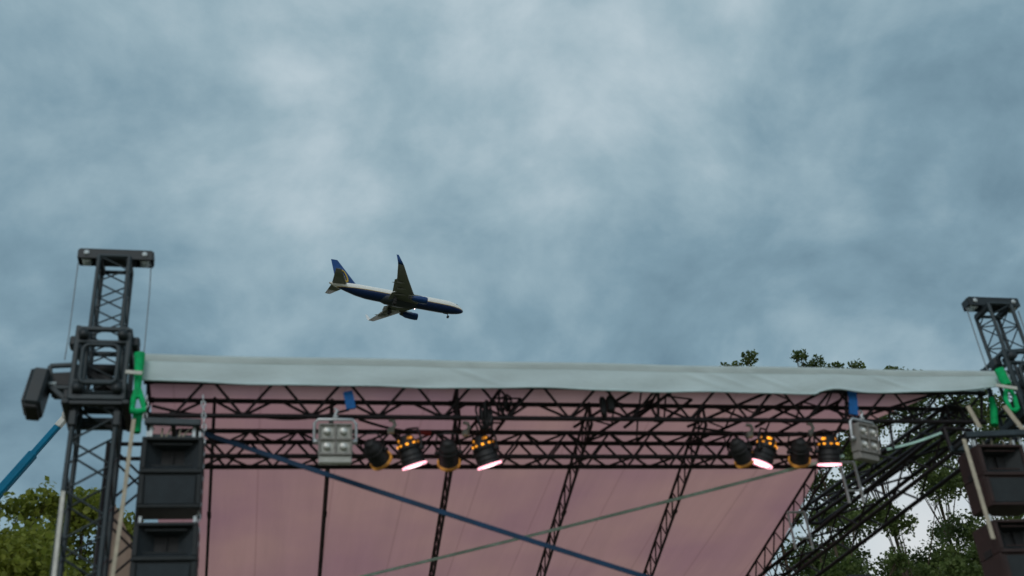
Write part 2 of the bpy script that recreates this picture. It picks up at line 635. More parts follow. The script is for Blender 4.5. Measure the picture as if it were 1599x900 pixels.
def copy_tree(o, parent=None):
    c = o.copy()
    col.objects.link(c)
    if parent is not None:
        c.parent = parent
    for ch in kids(o):
        copy_tree(ch, c)
    return c


def origin_to(o, loc):
    """move the origin of a single-mesh thing to its base"""
    loc = Vector(loc)
    o.data.transform(Matrix.Translation(-loc))
    o.location = loc
    return o


# ------------------------------------------------------------------ ground
g = MB()
g.add([(-6000, -6000, 0), (6000, -6000, 0), (6000, 6000, 0), (-6000, 6000, 0)], [(0, 1, 2, 3)])
tag(g.build('ground', ground_mat()), kind='structure')

# ------------------------------------------------------------------ stage roof
SL = 0.07


def roofz(Y):
    return 9.08 - SL * (Y - 13.0)


def on_roof(px, py, drop):      # pixel -> point on the sloping roof plane, `drop` below the sheet
    d = ray(px, py)
    k = (9.08 + SL * 13.0 - drop - CAM.z) / (d.z + SL * d.y)
    return CAM + d * k


def canopy():
    root = thing('stage_canopy', 'stage roof of mauve-lit tarpaulin with a long pale front edge', 'stage roof', (4.2, 13.0, 8.9))
    YB = 21.5
    l0, r0 = -1.45, 7.75

    def top(u, v):
        Y = 12.98 + (YB - 12.98) * v
        xr = 8.03 + 0.145 * (Y - 13.0) + max(0.0, 1 - (Y - 12.98) / 1.5) * 1.7
        xl = -1.35 - 0.02 * (Y - 13)
        x = xl + (xr - xl) * u
        # the sheet sags a little between the rafters and is pulled into creases
        sag = -0.02 * math.sin(math.pi * ((x * 0.66) % 1.0)) * min(1, (Y - 12.98) / 1.5)
        return Vector((x, Y, roofz(Y) + 0.035 + sag + 0.006 * math.sin(x * 7.1 + Y * 0.8)))
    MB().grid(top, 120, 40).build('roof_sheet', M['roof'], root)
    # front edge: pale tarpaulin wrapped over the front truss and hanging in front of it
    rng = random.Random(5)
    ph = [rng.uniform(0, 6.28) for _ in range(8)]

    def low(x):
        b = 8.79 - 0.03 * math.sin((x + 1.4) / 11.5 * math.pi)
        b += 0.012 * math.sin(x * 1.15 + ph[0]) + 0.008 * math.sin(x * 2.7 + ph[1])
        if x > 7.2:
            b += 0.075 * math.exp(-((x - 7.45) / 0.28) ** 2)
        b += 0.17 * max(0, (x - 8.0) / 2.2) ** 2
        return b

    def front(u, v):
        x = -1.42 + 11.55 * u
        lo = low(x)
        hi = 9.215 + 0.006 * math.sin(x * 2.2 + ph[2])
        if v < 0.22:           # upper rounded part over the truss, leaning back
            t = v / 0.22
            return Vector((x, 13.02 - 0.17 * math.sin(t * math.pi / 2), hi - 0.10 * (1 - math.cos(t * math.pi / 2))))
        t = (v - 0.22) / 0.78
        w = 0.006 * math.sin(x * 6.0 + ph[3] + 3 * t) + 0.008 * math.sin(x * 2.3 + t * 5 + ph[4])
        cr = 0.0
        for cx in (6.0, 6.55, 5.6, 2.6, 8.3):   # diagonal pull creases
            cr += 0.011 * math.exp(-((x - cx - (t - 0.5) * 0.8) / 0.08) ** 2) * math.sin(math.pi * t)
        return Vector((x, 12.85 - 0.02 * t + w * t - cr + 0.01 * t * t, hi - 0.10 + (lo - hi + 0.10) * t))
    MB().grid(lambda u, v: front(u, 0.34 + 0.66 * v), 260, 20).build('front_valance', M['valance'], root)
    MB().grid(lambda u, v: front(u, 0.36 * v) - Vector((0, 0.003 * v, 0)), 260, 12).build('edge_band', M['band'], root)

    def rear_top(u, v):        # the same pale sheet runs back a little over the roof
        x = -1.42 + 11.55 * u
        hi = 9.215 + 0.006 * math.sin(x * 2.2 + ph[2])
        Y = 13.02 + 0.55 * v
        return Vector((x, Y, hi - 0.02 * v))
    MB().grid(rear_top, 60, 3).build('top_flap', M['valance'], root)
    hem = MB()
    pts = [front(i / 120, 1.0) + Vector((0, -0.002, 0.0)) for i in range(121)]
    hem.path(pts, 0.012, 6)
    hem.build('hem_rope', M['valance'], root)
    return root


canopy()


def zigzag(mb, a0, a1, b0, b1, n, r, start=0):
    """lattice between two chords a0-a1 and b0-b1"""
    a0, a1, b0, b1 = map(Vector, (a0, a1, b0, b1))
    for i in range(n):
        t0, t1 = i / n, (i + 1) / n
        if (i + start) % 2 == 0:
            mb.tube(a0.lerp(a1, t0), b0.lerp(b1, t1), r, 6)
        else:
            mb.tube(b0.lerp(b1, t0), a0.lerp(a1, t1), r, 6)


def front_truss():
    x0, x1 = -1.35, 9.75
    root = thing('triangular_truss', 'long black triangular truss directly under the pale front edge of the roof', 'truss', ((x0 + x1) / 2, 13.2, 8.53))
    ft = (Vector((x0, 13.0, 8.87)), Vector((x1, 13.0, 8.89)))
    bt = (Vector((x0, 13.4, 8.83)), Vector((x1, 13.4, 8.85)))
    lo = (Vector((x0, 13.2, 8.52)), Vector((x1, 13.2, 8.55)))
    for p, q in (ft, bt, lo):
        MB().tube(p, q, 0.030, 10).build('chord', M['steel'], root)
    lat = MB()
    pitch = 0.815
    n = int((x1 - x0) / pitch)
    off = 0.32
    for i in range(-1, n + 1):
        xa = x0 + off + i * pitch
        for ch in (ft, bt):
            for sgn in (-1, 1):
                xt = xa + sgn * pitch * 0.43
                if xa < x0 or xa > x1 or xt < x0 or xt > x1:
                    continue
                t, u = (xa - x0) / (x1 - x0), (xt - x0) / (x1 - x0)
                lat.tube(lo[0].lerp(lo[1], t), ch[0].lerp(ch[1], u), 0.0175, 6)
        if x0 < xa < x1:
            t = (xa - x0) / (x1 - x0)
            lat.box(lo[0].lerp(lo[1], t) + Vector((0, 0, 0.02)), (0.09, 0.05, 0.05), None, 0.01)
    lat.build('lattice', M['steel'], root)
    for x in (x0 + 0.02, 2.4, 5.05, 7.7, x1 - 0.02):
        pl = MB()
        t = (x - x0) / (x1 - x0)
        pts = [c[0].lerp(c[1], t) for c in (ft, bt, lo)]
        for a in range(3):
            pl.tube(pts[a], pts[(a + 1) % 3], 0.02, 6)
            pl.lathe([(0.04, -0.05), (0.04, 0.05)], 12, pts[a], (1, 0, 0))
        pl.build('joint_frame', M['steel'], root)
    return root


front_truss()


def box_truss(root, p, q, sidev, upv, w, h, pitch, mat_, rc=0.026, rl=0.0135, faces='fbtl', first=0, cross=False):
    p, q, s, u = Vector(p), Vector(q), Vector(sidev).normalized(), Vector(upv).normalized()
    n = max(2, round((q - p).length / pitch))
    c = {}
    for i in (-1, 1):
        for j in (-1, 1):
            o = s * (i * w / 2) + u * (j * h / 2)
            c[(i, j)] = (p + o, q + o)
            MB().tube(p + o, q + o, rc, 10).build('chord', mat_, root)
    lat = MB()
    if 'f' in faces: zigzag(lat, *c[(-1, 1)], *c[(-1, -1)], n, rl, first)
    if 'b' in faces: zigzag(lat, *c[(1, 1)], *c[(1, -1)], n, rl, first)
    if 't' in faces: zigzag(lat, *c[(-1, 1)], *c[(1, 1)], n, rl, first)
    if 'l' in faces: zigzag(lat, *c[(-1, -1)], *c[(1, -1)], n, rl, first + (0 if cross else 1))
    for k in (0, 1):
        e = [c[(-1, -1)][k], c[(1, -1)][k], c[(1, 1)][k], c[(-1, 1)][k]]
        for a in range(4):
            lat.tube(e[a], e[(a + 1) % 4], rc * 0.9, 8)
    lat.build('lattice', mat_, root)
    return c


lt = thing('box_truss', 'black box truss that carries the stage lamps across the roof', 'truss', (3.3, 13.9, 8.26))
box_truss(lt, (-1.0, 13.9, 8.42), (7.75, 13.9, 8.445), (0, 1, 0), (0, 0, 1), 0.31, 0.345, 0.292, M['steel'], 0.030, 0.0165, 'fbtl', 1)

# rafters: upright ladder trusses running back under the sheet
RAFT = [((330, 730), (322, 900), 'first black rafter of the roof, half behind the left speakers'),
        ((513, 730), (500, 900), 'black rafter seen edge on below the left floodlight'),
        ((706, 730), (677, 900), 'black rafter running back from between the two left pairs of lamps'),
        ((903, 730), (850, 900), 'black rafter running back under the middle of the roof'),
        ((1079, 730), (1018, 900), 'black rafter running back just left of the right lamp group'),
        ((1298, 730), (1188, 900), 'black end rafter along the open right edge of the roof')]
for i, (pa, pb, lab) in enumerate(RAFT):
    a = on_roof(*pa, 0.36)
    b = on_roof(*pb, 0.36)
    d = (b - a) / (b.y - a.y)
    p = a + d * (13.62 - a.y)
    q = a + d * (21.4 - a.y)
    root = thing('rafter_truss', lab, 'rafter', p, 'ladder rafters under the stage roof')
    u = Vector((0, 0, 0.31))
    MB().tube(p, q, 0.021, 10).build('chord', M['steel'], root)
    MB().tube(p + u, q + u, 0.021, 10).build('chord', M['steel'], root)
    lat = MB()
    zigzag(lat, p, q, p + u, q + u, 28, 0.0125, i)
    lat.tube(p, p + u, 0.02); lat.tube(q, q + u, 0.02)
    lat.build('lattice', M['steel'], root)
    for k in (0.33, 0.66):
        c = p.lerp(q, k)
        MB().box(c + Vector((0, 0, 0.01)), (0.055, 0.16, 0.06), None, 0.01).build('joint_plate', M['steel'], root)

# short diagonal ladder trusses between front truss and lamp truss
DIAG = [((742, 694), (800, 618), 'short black diagonal truss above the left lamps with cables wound round it'),
        ((905, 684), (1012, 618), 'short black diagonal truss left of the middle of the roof'),
        ((1078, 684), (1232, 618), 'short black diagonal truss above the right pair of lamps'),
        ((985, 684), (1072, 618), 'black diagonal truss just right of the small chain hoist'),
        ((1185, 684), (1310, 618), 'black diagonal truss ending above the blue sling at the right'),
        ((1335, 672), (1515, 616), 'black diagonal truss at the right corner beside the green slings')]
for pa, pb, lab in DIAG:
    p = at(*pa, 14.0)
    q = at(*pb, 13.32)
    root = thing('diagonal_truss', lab, 'truss', p, 'diagonal trusses between the two cross trusses')
    d = (q - p).normalized()
    s = d.cross(Vector((0, 0, 1))).normalized() * 0.15
    w = Vector((0, 0, 0.10))
    MB().tube(p - s, q - s, 0.021, 8).build('chord', M['steel'], root)
    MB().tube(p + s + w, q + s + w, 0.021, 8).build('chord', M['steel'], root)
    lat = MB()
    zigzag(lat, p - s, q - s, p + s + w, q + s + w, max(4, round((q - p).length / 0.24)), 0.0125)
    lat.build('lattice', M['steel'], root)

# side truss running back from the right tower, and the brace below it
def side_truss(pa, pb, Z0, Z1, lab, w, h, pitch):
    p = atz(*pa, Z0)
    q = atz(*pb, Z1)
    root = thing('side_truss', lab, 'truss', p, 'side trusses at the open right end')
    d = (q - p).normalized()
    s = d.cross(Vector((0, 0, 1))).normalized()
    u = s.cross(d)
    box_truss(root, p, q, s, u, w, h, pitch, M['steel'], 0.031, 0.017, 'fbt')
    return p, q


side_truss((1502, 690), (1196, 926), 8.25, 8.15, 'wide black side truss running back in front of the trees', 0.44, 0.38, 0.48)
side_truss((1492, 648), (1268, 806), 8.75, 8.75, 'slim upper side truss close under the right end of the roof', 0.25, 0.25, 0.40)

# ------------------------------------------------------------------ towers


def mast_section(root, x, y, z0, z1, w, pitch, mat_, rc=0.03, rl=0.014):
    return box_truss(root, (x, y, z0), (x, y, z1), (1, 0, 0), (0, 1, 0), w, w, pitch, mat_, rc, rl, cross=True)


def tower(cx, cy, lab, ztop, headw, mirror=1):
    root = thing('roof_tower', lab, 'tower', (cx, cy, 0), 'front roof towers')
    # foot
    f = MB()
    f.box((cx, cy, 0.06), (0.9, 0.9, 0.12), None, 0.02)
    for sx in (-1, 1):
        f.bar((cx, cy, 0.16), (cx + sx * 1.1, cy - 0.9, 0.16), 0.1, 0.08)
        f.bar((cx, cy, 0.16), (cx + sx * 1.1, cy + 0.9, 0.16), 0.1, 0.08)
        for sy in (-1, 1):
            f.tube((cx + sx * 1.1, cy + sy * 0.9, 0.0), (cx + sx * 1.1, cy + sy * 0.9, 0.3), 0.035)
    f.build('outrigger_base', M['towerd'], root)
    zs = 8.62
    m = mast_section(root, cx, cy, 0.12, zs - 0.02, 0.47, 0.30, M['tower'], 0.031, 0.0130)
    m2 = mast_section(root, cx, cy, zs, ztop - 0.03, 0.36, 0.19, M['tower'], 0.027, 0.0105)
    # head: channel beam with sheaves at its ends
    h = MB()
    hz_ = ztop + 0.06
    for sy in (-1, 1):
        h.box((cx, cy + sy * 0.085, hz_), (headw, 0.018, 0.135), None, 0.006)
    h.box((cx, cy, hz_ + 0.070), (headw * 0.97, 0.19, 0.012))
    h.box((cx, cy, hz_ - 0.064), (headw * 0.55, 0.15, 0.018))
    for sx in (-1, 1):
        h.box((cx + sx * headw * 0.5, cy, hz_ + 0.01), (0.02, 0.16, 0.11))
        h.box((cx + sx * 0.17, cy, hz_ - 0.11), (0.07, 0.36, 0.09), None, 0.01)
    h.build('head_beam', M['towerd'], root)
    for sx in (-1, 1):
        s = MB()
        s.lathe([(0.012, -0.05), (0.065, -0.05), (0.065, -0.035), (0.05, -0.012), (0.05, 0.012), (0.065, 0.035), (0.065, 0.05), (0.012, 0.05)],
                20, (cx + sx * (headw / 2 - 0.10), cy, hz_ - 0.03), (0, 1, 0))
        s.build('sheave', M['galv'], root)
        for sy in (-1, 1):
            MB().lathe([(0.0, 0), (0.034, 0), (0.034, 0.012), (0.0, 0.012)], 14, (cx + sx * (headw / 2 - 0.10), cy + sy * 0.095, hz_ + 0.01),
                       (0, sy, 0)).build('sheave_bolt', M['galv'], root)
    # sleeve block that climbs the mast
    z0, z1 = 8.48, 9.47
    W = 0.58
    b = MB()
    for sx in (-1, 1):
        for sy in (-1, 1):
            x, y = cx + sx * W / 2, cy + sy * W / 2
            b.bar((x, y, z0), (x, y, z1 - (0.0 if sx < 0 else 0.08)), 0.06, 0.06, (0, 1, 0), 0.012)
    for z, t in ((z0 + 0.03, 0.07), (z0 + 0.24, 0.04), (z1 - 0.22, 0.045), (z1 - 0.04, 0.055)):
        for sy in (-1, 1):
            b.bar((cx - W / 2, cy + sy * (W / 2 + 0.003), z), (cx + W / 2, cy + sy * (W / 2 + 0.003), z), 0.055, t, (0, 0, 1), 0.01)
        for sx in (-1, 1):
            b.bar((cx + sx * (W / 2 + 0.003), cy - W / 2, z), (cx + sx * (W / 2 + 0.003), cy + W / 2, z), 0.055, t, (0, 0, 1), 0.01)
    b.build('sleeve_frame', M['tower'], root)
    # rounded guard frame on the front of the sleeve
    gf = MB()
    ww, zz0, zz1, rr = 0.20, z0 + 0.18, z1 - 0.30, 0.07
    pts = []
    for (sx, zc, a0) in ((1, zz1, 0), (-1, zz1, 90), (-1, zz0, 180), (1, zz0, 270)):
        for k in range(5):
            a = R(a0 + 90 * k / 4)
            pts.append((cx + sx * (ww - rr) + rr * math.cos(a), cy - W / 2 - 0.075, zc + (-rr if zc == zz1 else rr) + rr * math.sin(a)))
    pts.append(pts[0])
    gf.path(pts, 0.026, 8)
    gf.build('guard_frame', M['tower'], root)
    # hinge section: corner legs and end plates
    hp = MB()
    hp.bar((cx - 0.36, cy - 0.30, z0 - 0.05), (cx + 0.36, cy - 0.30, z0 - 0.05), 0.07, 0.055, (0, 0, 1), 0.01)
    hp.bar((cx - 0.36, cy + 0.30, z0 - 0.05), (cx + 0.36, cy + 0.30, z0 - 0.05), 0.07, 0.055, (0, 0, 1), 0.01)
    for sx in (-1, 1):
        hp.bar((cx + sx * 0.33, cy - 0.36, z0 - 0.05), (cx + sx * 0.33, cy + 0.36, z0 - 0.05), 0.08, 0.06, (0, 0, 1), 0.01)
        hp.box((cx + sx * 0.24, cy - 0.24, z0 - 0.22), (0.09, 0.09, 0.20), None, 0.015)
    hp.build('sleeve_foot', M['towerd'], root)
    for sx in (-1, 1):
        for z in (z0 + 0.14, z1 - 0.13):
            ro = MB()
            ro.lathe([(0.0, -0.1), (0.06, -0.1), (0.06, 0.1), (0.0, 0.1)], 14, (cx + sx * (W / 2 - 0.07), cy - W / 2 + 0.02, z), (0, 1, 0))
            ro.box((cx + sx * (W / 2 + 0.05), cy - 0.1, z), (0.12, 0.16, 0.14), None, 0.02)
            ro.build('guide_roller', M['towerd'], root)
    # folded hoist and hardware inside the sleeve
    hi = MB()
    hi.box((cx + 0.02, cy + 0.03, z0 + 0.38), (0.22, 0.20, 0.22), None, 0.04)
    hi.lathe([(0.0, -0.15), (0.07, -0.15), (0.07, 0.15), (0.0, 0.15)], 16, (cx, cy, z0 + 0.56), (1, 0, 0))
    hi.bar((cx - 0.2, cy - 0.1, z0 + 0.5), (cx + 0.15, cy - 0.05, z0 + 0.28), 0.05, 0.07)
    hi.build('hoist_motor', M['black'], root)
    return root


TLX, TRX, TY = -1.86, 10.41, 13.05
tower(TLX, TY, 'grey lattice roof tower at the left with floodlight bracket on its sleeve', 10.60, 0.90)
tower(TRX, TY, 'grey lattice roof tower at the right edge of the photo', 10.33, 0.82)

# rear masts that hold the back of the roof
def rear_mast(px, py, Y, ztop, lab):
    p = at(px, py, Y)
    root = thing('rear_mast', lab, 'mast', (p.x, Y, 0), 'slim rear masts of the stage roof')
    mast_section(root, p.x, Y, 0.1, ztop, 0.42, 0.42, M['steel'], 0.03, 0.015)
    MB().box((p.x, Y, 0.05), (0.8, 0.8, 0.1), None, 0.02).build('base_plate', M['steel'], root)


rear_mast(190, 800, 14.25, 8.55, 'slim dark mast between left tower and speakers')
rear_mast(1315, 830, 18.5, 8.2, 'slim dark mast behind the side truss among the trees')

# ------------------------------------------------------------------ hoist wires on the towers
def wire(pts, r, m, name, lab, cat, group=None, n=6):
    mb = MB().path(pts, r, n)
    o = mb.build(name, m)
    origin_to(o, pts[-1])
    return tag(o, lab, cat, group)


wire([at(122, 411, 13.05), at(108, 520, 13.02), at(101, 562, 13.0)], 0.007, M['wire'], 'hoist_wire', 'thin steel wire from the left end of the left tower head', 'wire', 'hoist wires on the tower heads')
wire([at(236, 411, 13.05), at(234, 450, 13.1), at(231, 485, 13.1), at(224, 560, 13.1)], 0.007, M['wire'], 'hoist_wire', 'thin steel wire from the right end of the left tower head', 'wire', 'hoist wires on the tower heads')
wire([at(1509, 481, 13.05), at(1530, 545, 13.05), at(1546, 590, 13.05)], 0.009, M['wire'], 'hoist_wire', 'steel wire from the left end of the right tower head', 'wire', 'hoist wires on the tower heads')
wire([at(1590, 486, 13.05), at(1612, 550, 13.05), at(1625, 600, 13.05)], 0.009, M['wire'], 'hoist_wire', 'steel wire at the outer end of the right tower head', 'wire', 'hoist wires on the tower heads')

# ropes and webbing beside the towers
def ribbon(pts, w, m, name, lab, cat, group=None, t=0.012, wv=None):
    pts = [Vector(p) for p in pts]
    mb = MB()
    vs_, fs = [], []
    for i, p in enumerate(pts):
        d = (pts[min(i + 1, len(pts) - 1)] - pts[max(i - 1, 0)]).normalized()
        view = (p - CAM).normalized() if wv is None else Vector(wv)
        s = d.cross(view).normalized() * (w / 2)
        nn = s.normalized().cross(d) * (t / 2)
        vs_ += [p - s - nn, p + s - nn, p + s + nn, p - s + nn]
    for i in range(len(pts) - 1):
        for k in range(4):
            a, b = i * 4 + k, i * 4 + (k + 1) % 4
            fs.append((a, b, b + 4, a + 4))
    fs += [(0, 1, 2, 3), tuple(len(vs_) - 4 + k for k in (3, 2, 1, 0))]
    mb.add(vs_, fs)
    o = mb.build(name, m)
    origin_to(o, min(pts, key=lambda p: p.z))
    return tag(o, lab, cat, group)


WV = (0.1, 1, 0.1)
p0 = at(99, 768, 12.8)
ribbon([p0, at(92, 830, 12.75), at(84, 905, 12.7), Vector((at(84, 905, 12.7).x - 0.02, 12.5, 0.02))], 0.042, M['white'], 'hanging_rope',
       'thick white rope hanging left of the left tower in front of the olive tree', 'rope', None, 0.03, WV)
wire([at(114, 652, 12.9), at(107, 715, 12.85), p0], 0.006, M['white'], 'guide_line', 'thin pale line running up from the white rope to the left tower', 'line')
a, b = at(209, 655, 12.7), at(175, 905, 12.6)
ribbon([a, at(203, 700, 12.69), at(193, 780, 12.66), b, Vector((b.x - 0.15, 12.5, 0.02))], 0.043, M['cream'], 'webbing_strap',
       'cream webbing strap hanging below the left green sling', 'strap', None, 0.012, WV)
ribbon([at(1505, 686, 12.6), at(1527, 760, 12.5), at(1551, 842, 12.45)], 0.052, M['cream'], 'webbing_strap',
       'cream webbing strap slanting across the brown right speakers', 'strap', None, 0.012, WV)
ribbon([at(1511, 634, 12.75), at(1520, 650, 12.75), at(1530, 668, 12.75)], 0.06, M['cream'], 'webbing_strap',
       'short pale webbing strap under the right end of the roof', 'strap', None, 0.012, WV)
ribbon([at(1568, 634, 12.6), at(1582, 652, 12.6), at(1598, 672, 12.6)], 0.065, M['cream'], 'webbing_strap',
       'short pale webbing strap below the bright green sling of the right tower', 'strap', None, 0.012, WV)

# green round slings
def sling(paths, Y, lab, wrap=None, r=0.05):
    root = thing('green_sling', lab, 'sling', at(*paths[0][-1][:2], Y), 'green lifting slings')
    for pth in paths:
        pts = [at(x, y, Y) for x, y, _ in pth]
        mb = MB().path(pts, r, 10, [q * 0.0066 * 0.5 for _, _, q in pth])
        mb.build('webbing', M['green'], root)
    if wrap:
        ax, ay, bx, by = wrap
        MB().bar(at(ax, ay, Y - 0.1), at(bx, by, Y - 0.1), 0.02, 0.045).build('keeper_strap', M['white'], root)
    return root


sling([[(218, 553, 20), (218, 562, 18), (217, 575, 16), (215, 600, 13), (214, 622, 9)],
       [(214, 604, 8), (209, 622, 10), (206, 640, 9)],
       [(216, 604, 8), (221, 622, 10), (226, 640, 9)],
       [(204, 641, 11), (215, 644, 13), (228, 641, 11)]], 12.75, 'bright green sling hooked between left tower and roof edge', (196, 581, 222, 583))
sling([[(215, 648, 17), (214, 660, 15), (214, 676, 12)]], 12.95, 'dark green sling end hanging below the left tower sling')
sling([[(1560, 577, 20), (1566, 590, 20), (1572, 602, 20)],
       [(1572, 602, 9), (1570, 622, 9), (1578, 640, 10)],
       [(1574, 602, 9), (1584, 620, 9), (1588, 636, 10)],
       [(1576, 640, 10), (1584, 642, 11), (1590, 637, 10)]], 12.7, 'bright green sling at the right tower beside the roof corner', (1556, 602, 1588, 607))
sling([[(1548, 622, 12), (1552, 640, 15), (1553, 664, 15)]], 13.1, 'dark green sling hanging under the right end of the front truss')

# ------------------------------------------------------------------ floodlight on bracket (left tower)
def bracket_flood():
    c = at(59, 614, 12.9)
    root = thing('floodlight', 'dark floodlight on a bracket arm beside the left tower', 'floodlight', c)
    tilt = Quaternion((0, 1, 0), R(6)) @ Quaternion((1, 0, 0), R(-8))
    ax = tuple(tilt @ Vector(v) for v in ((1, 0, 0), (0, 1, 0), (0, 0, 1)))
    MB().box(c, (0.19, 0.34, 0.52), ax, 0.03).build('housing', M['towerd'], root)
    MB().box(c + ax[2] * -0.275, (0.15, 0.28, 0.05), ax, 0.015).build('cooling_fins', M['black'], root)
    MB().box(c + ax[0] * -0.105 , (0.02, 0.29, 0.46), ax, 0.005).build('front_glass', M['glass'], root)
    y = 12.9
    fr = MB()
    p = [at(77, 578, y), at(112, 572, y), at(121, 577, y), at(121, 607, y)]
    # boxed bracket: two rings of square tube
    for dy in (0.0, 0.22):
        q = [at(78, 572, y) , at(120, 570, y), at(121, 606, y), at(80, 606, y)]
        q = [v + Vector((0, dy, 0)) for v in q]
        for i in range(4):
            fr.bar(q[i], q[(i + 1) % 4], 0.05, 0.05, (0, 1, 0), 0.008)
    fr.bar(at(78, 604, y), at(122, 640, y), 0.06, 0.05, (0, 1, 0), 0.008)
    fr.build('bracket', M['tower'], root)
    MB().box(at(99, 593, y) + Vector((0, 0.1, 0)), (0.34, 0.22, 0.19), None, 0.02).build('gear_box', M['black'], root)
    MB().lathe([(0, 0), (0.03, 0), (0.03, 0.1), (0, 0.1)], 10, at(74, 600, y), (1, 0, 0)).build('pivot', M['galv'], root)


bracket_flood()

# ------------------------------------------------------------------ loudspeakers
def make_speaker(body, grille):
    root = thing('loudspeaker', 'speaker', 'loudspeaker', (0, 0, 0))
    W, H, Dp = 0.67, 0.81, 0.46
    rd = 0.16                                   # depth of the horn mouth
    cb = MB()
    cb.box((0, Dp / 2, -H / 4 + 0.005), (W, Dp, H / 2 + 0.01), None, 0.010)
    cb.box((0, (Dp + rd) / 2 + 0.002, H / 4 + 0.006), (W - 0.004, Dp - rd, H / 2 - 0.012), None, 0.006)
    for sx in (-1, 1):
        cb.box((sx * (W / 2 - 0.022), rd / 2, H / 4 + 0.006), (0.040, rd + 0.004, H / 2 - 0.012), None, 0.004)
    cb.box((0, rd / 2, H / 2 - 0.018), (W - 0.09, rd + 0.004, 0.032), None, 0.004)
    cb.build('cabinet', body, root)
    fr = MB()
    for z, hh in ((H / 2 - 0.018, 0.036), (0.012, 0.045), (-H / 2 + 0.018, 0.036)):
        fr.box((0, -0.018, z), (W - 0.01, 0.032, hh), None, 0.006)
    for sx in (-1, 1):
        for z, hh in ((0.205, 0.335), (-0.198, 0.335)):
            fr.box((sx * (W / 2 - 0.03), -0.017, z), (0.05, 0.030, hh), None, 0.006)
    fr.build('front_frame', body, root)
    hn = MB()
    def rect(w, h, y, zc):
        return [(-w / 2, y, zc - h / 2), (w / 2, y, zc - h / 2), (w / 2, y, zc + h / 2), (-w / 2, y, zc + h / 2)]
    a, b = rect(0.575, 0.335, 0.004, 0.205), rect(0.25, 0.17, rd - 0.012, 0.215)
    hn.add(a + b, [(0, 1, 5, 4), (1, 2, 6, 5), (2, 3, 7, 6), (3, 0, 4, 7)])
    hn.build('horn_flare', grille, root)
    th = MB()
    th.add(rect(0.26, 0.18, rd - 0.006, 0.215), [(0, 1, 2, 3)])
    th.box((0, rd - 0.03, 0.215), (0.008, 0.03, 0.17))
    th.build('horn_throat', M['horn'], root)
    for z in (0.085, 0.33):
        MB().box((0, 0.012, z), (0.44, 0.014, 0.018), None, 0.004).build('horn_lip', body, root)
    gr = MB()
    gr.box((0, -0.010, -0.20), (0.54, 0.012, 0.32), None, 0.004)
    gr.build('bass_grille', grille, root)
    for sx in (-1, 1):
        hd = MB()
        hd.box((sx * (W / 2 + 0.003), 0.25, 0.05), (0.01, 0.16, 0.09), None, 0.003)
        hd.build('handle', M['horn'], root)
        fl = MB()
        fl.bar((sx * (W / 2 - 0.05), 0.08, H / 2), (sx * (W / 2 - 0.05), 0.08, H / 2 + 0.10), 0.03, 0.012, (0, 1, 0))
        fl.build('rigging_plate', M['galv'], root)
    return root


sp = make_speaker(M['cab'], M['grille'])
spots = []
def put_speaker(o, px, py, Y, lab, tilt, yaw=0):
    p = at(px, py, Y)
    o.location = p
    o.rotation_euler = (R(tilt), 0, R(yaw))
    o['label'] = lab
    o['group'] = 'hanging stage loudspeakers'
    return p


S1 = put_speaker(sp, 267, 738, 12.55, 'black loudspeaker hanging highest beside the left tower', 7)
S2 = put_speaker(copy_tree(sp), 256, 875, 12.50, 'black loudspeaker hanging below another at the left bottom edge', 4)
spr = make_speaker(M['brown_cab'], M['cab'])
put_speaker(spr, 1572, 742, 12.55, 'brown-black loudspeaker hanging higher at the right edge', 5)
put_speaker(copy_tree(spr), 1600, 862, 12.50, 'brown-black loudspeaker hanging lower at the right edge', 3)
# side wall of the right upper box faces the camera

# rigging frame above left speakers
def rig_frame(pl, pr_, Y, lab):
    a, b = at(*pl, Y), at(*pr_, Y)
    root = thing('rigging_frame', lab, 'rigging frame', (a + b) / 2, 'frames the speakers hang from')
    for dy in (0.0, 0.42):
        o = Vector((0, dy, 0))
        MB().bar(a + o, b + o, 0.06, 0.085, (0, 0, 1), 0.01).build('cross_bar', M['tower'], root)
    for t in (0.06, 0.5, 0.94):
        p = a.lerp(b, t)
        MB().bar(p + Vector((0, 0.032, 0)), p + Vector((0, 0.388, 0)), 0.05, 0.06, (0, 0, 1), 0.008).build('side_bar', M['towerd'], root)
    for t in (0.12, 0.88):
        p = a.lerp(b, t)
        k = MB()
        k.bar(p + Vector((0, 0.05, -0.02)), p + Vector((0, 0.05, -0.26)), 0.035, 0.02, (0, 1, 0))
        k.build('drop_plate', M['galv'], root)
    h = MB()
    rr = random.Random(3)
    for i in range(5):
        t = 0.15 + 0.16 * i
        p = a.lerp(b, t) + Vector((0, 0.1, -0.03))
        q = p + Vector((rr.uniform(-0.12, 0.12), 0.05, -0.18))
        mid_ = (p + q) / 2 + Vector((rr.uniform(-0.08, 0.08), -0.05, -0.03))
        h.path([p, mid_, q], 0.012, 6)
    h.build('cable_tails', M['cream'], root)
    return root


rig_frame((226, 658), (314, 661), 12.6, 'grey rigging frame above the left speakers')
rig_frame((1508, 680), (1604, 676), 12.6, 'grey rigging frame above the brown right speakers')


def chain(pa, pb, Y, lab, m):
    a, b = at(*pa, Y), at(*pb, Y)
    mb = MB()
    n = max(4, int((b - a).length / 0.075))
    for i in range(n):
        c = a.lerp(b, (i + 0.5) / n)
        d = (b - a).normalized()
        w = Vector((1, 0, 0)) if i % 2 else Vector((0, 1, 0))
        w = (w - d * w.dot(d)).normalized()
        pts = []
        for k in range(11):
            t = 2 * math.pi * k / 10
            pts.append(c + d * (0.047 * math.cos(t)) + w * (0.021 * math.sin(t)))
        mb.path(pts, 0.0085, 5)
    o = mb.build('steel_chain', m)
    origin_to(o, b)
    return tag(o, lab, 'chain', 'chains holding the left speakers')


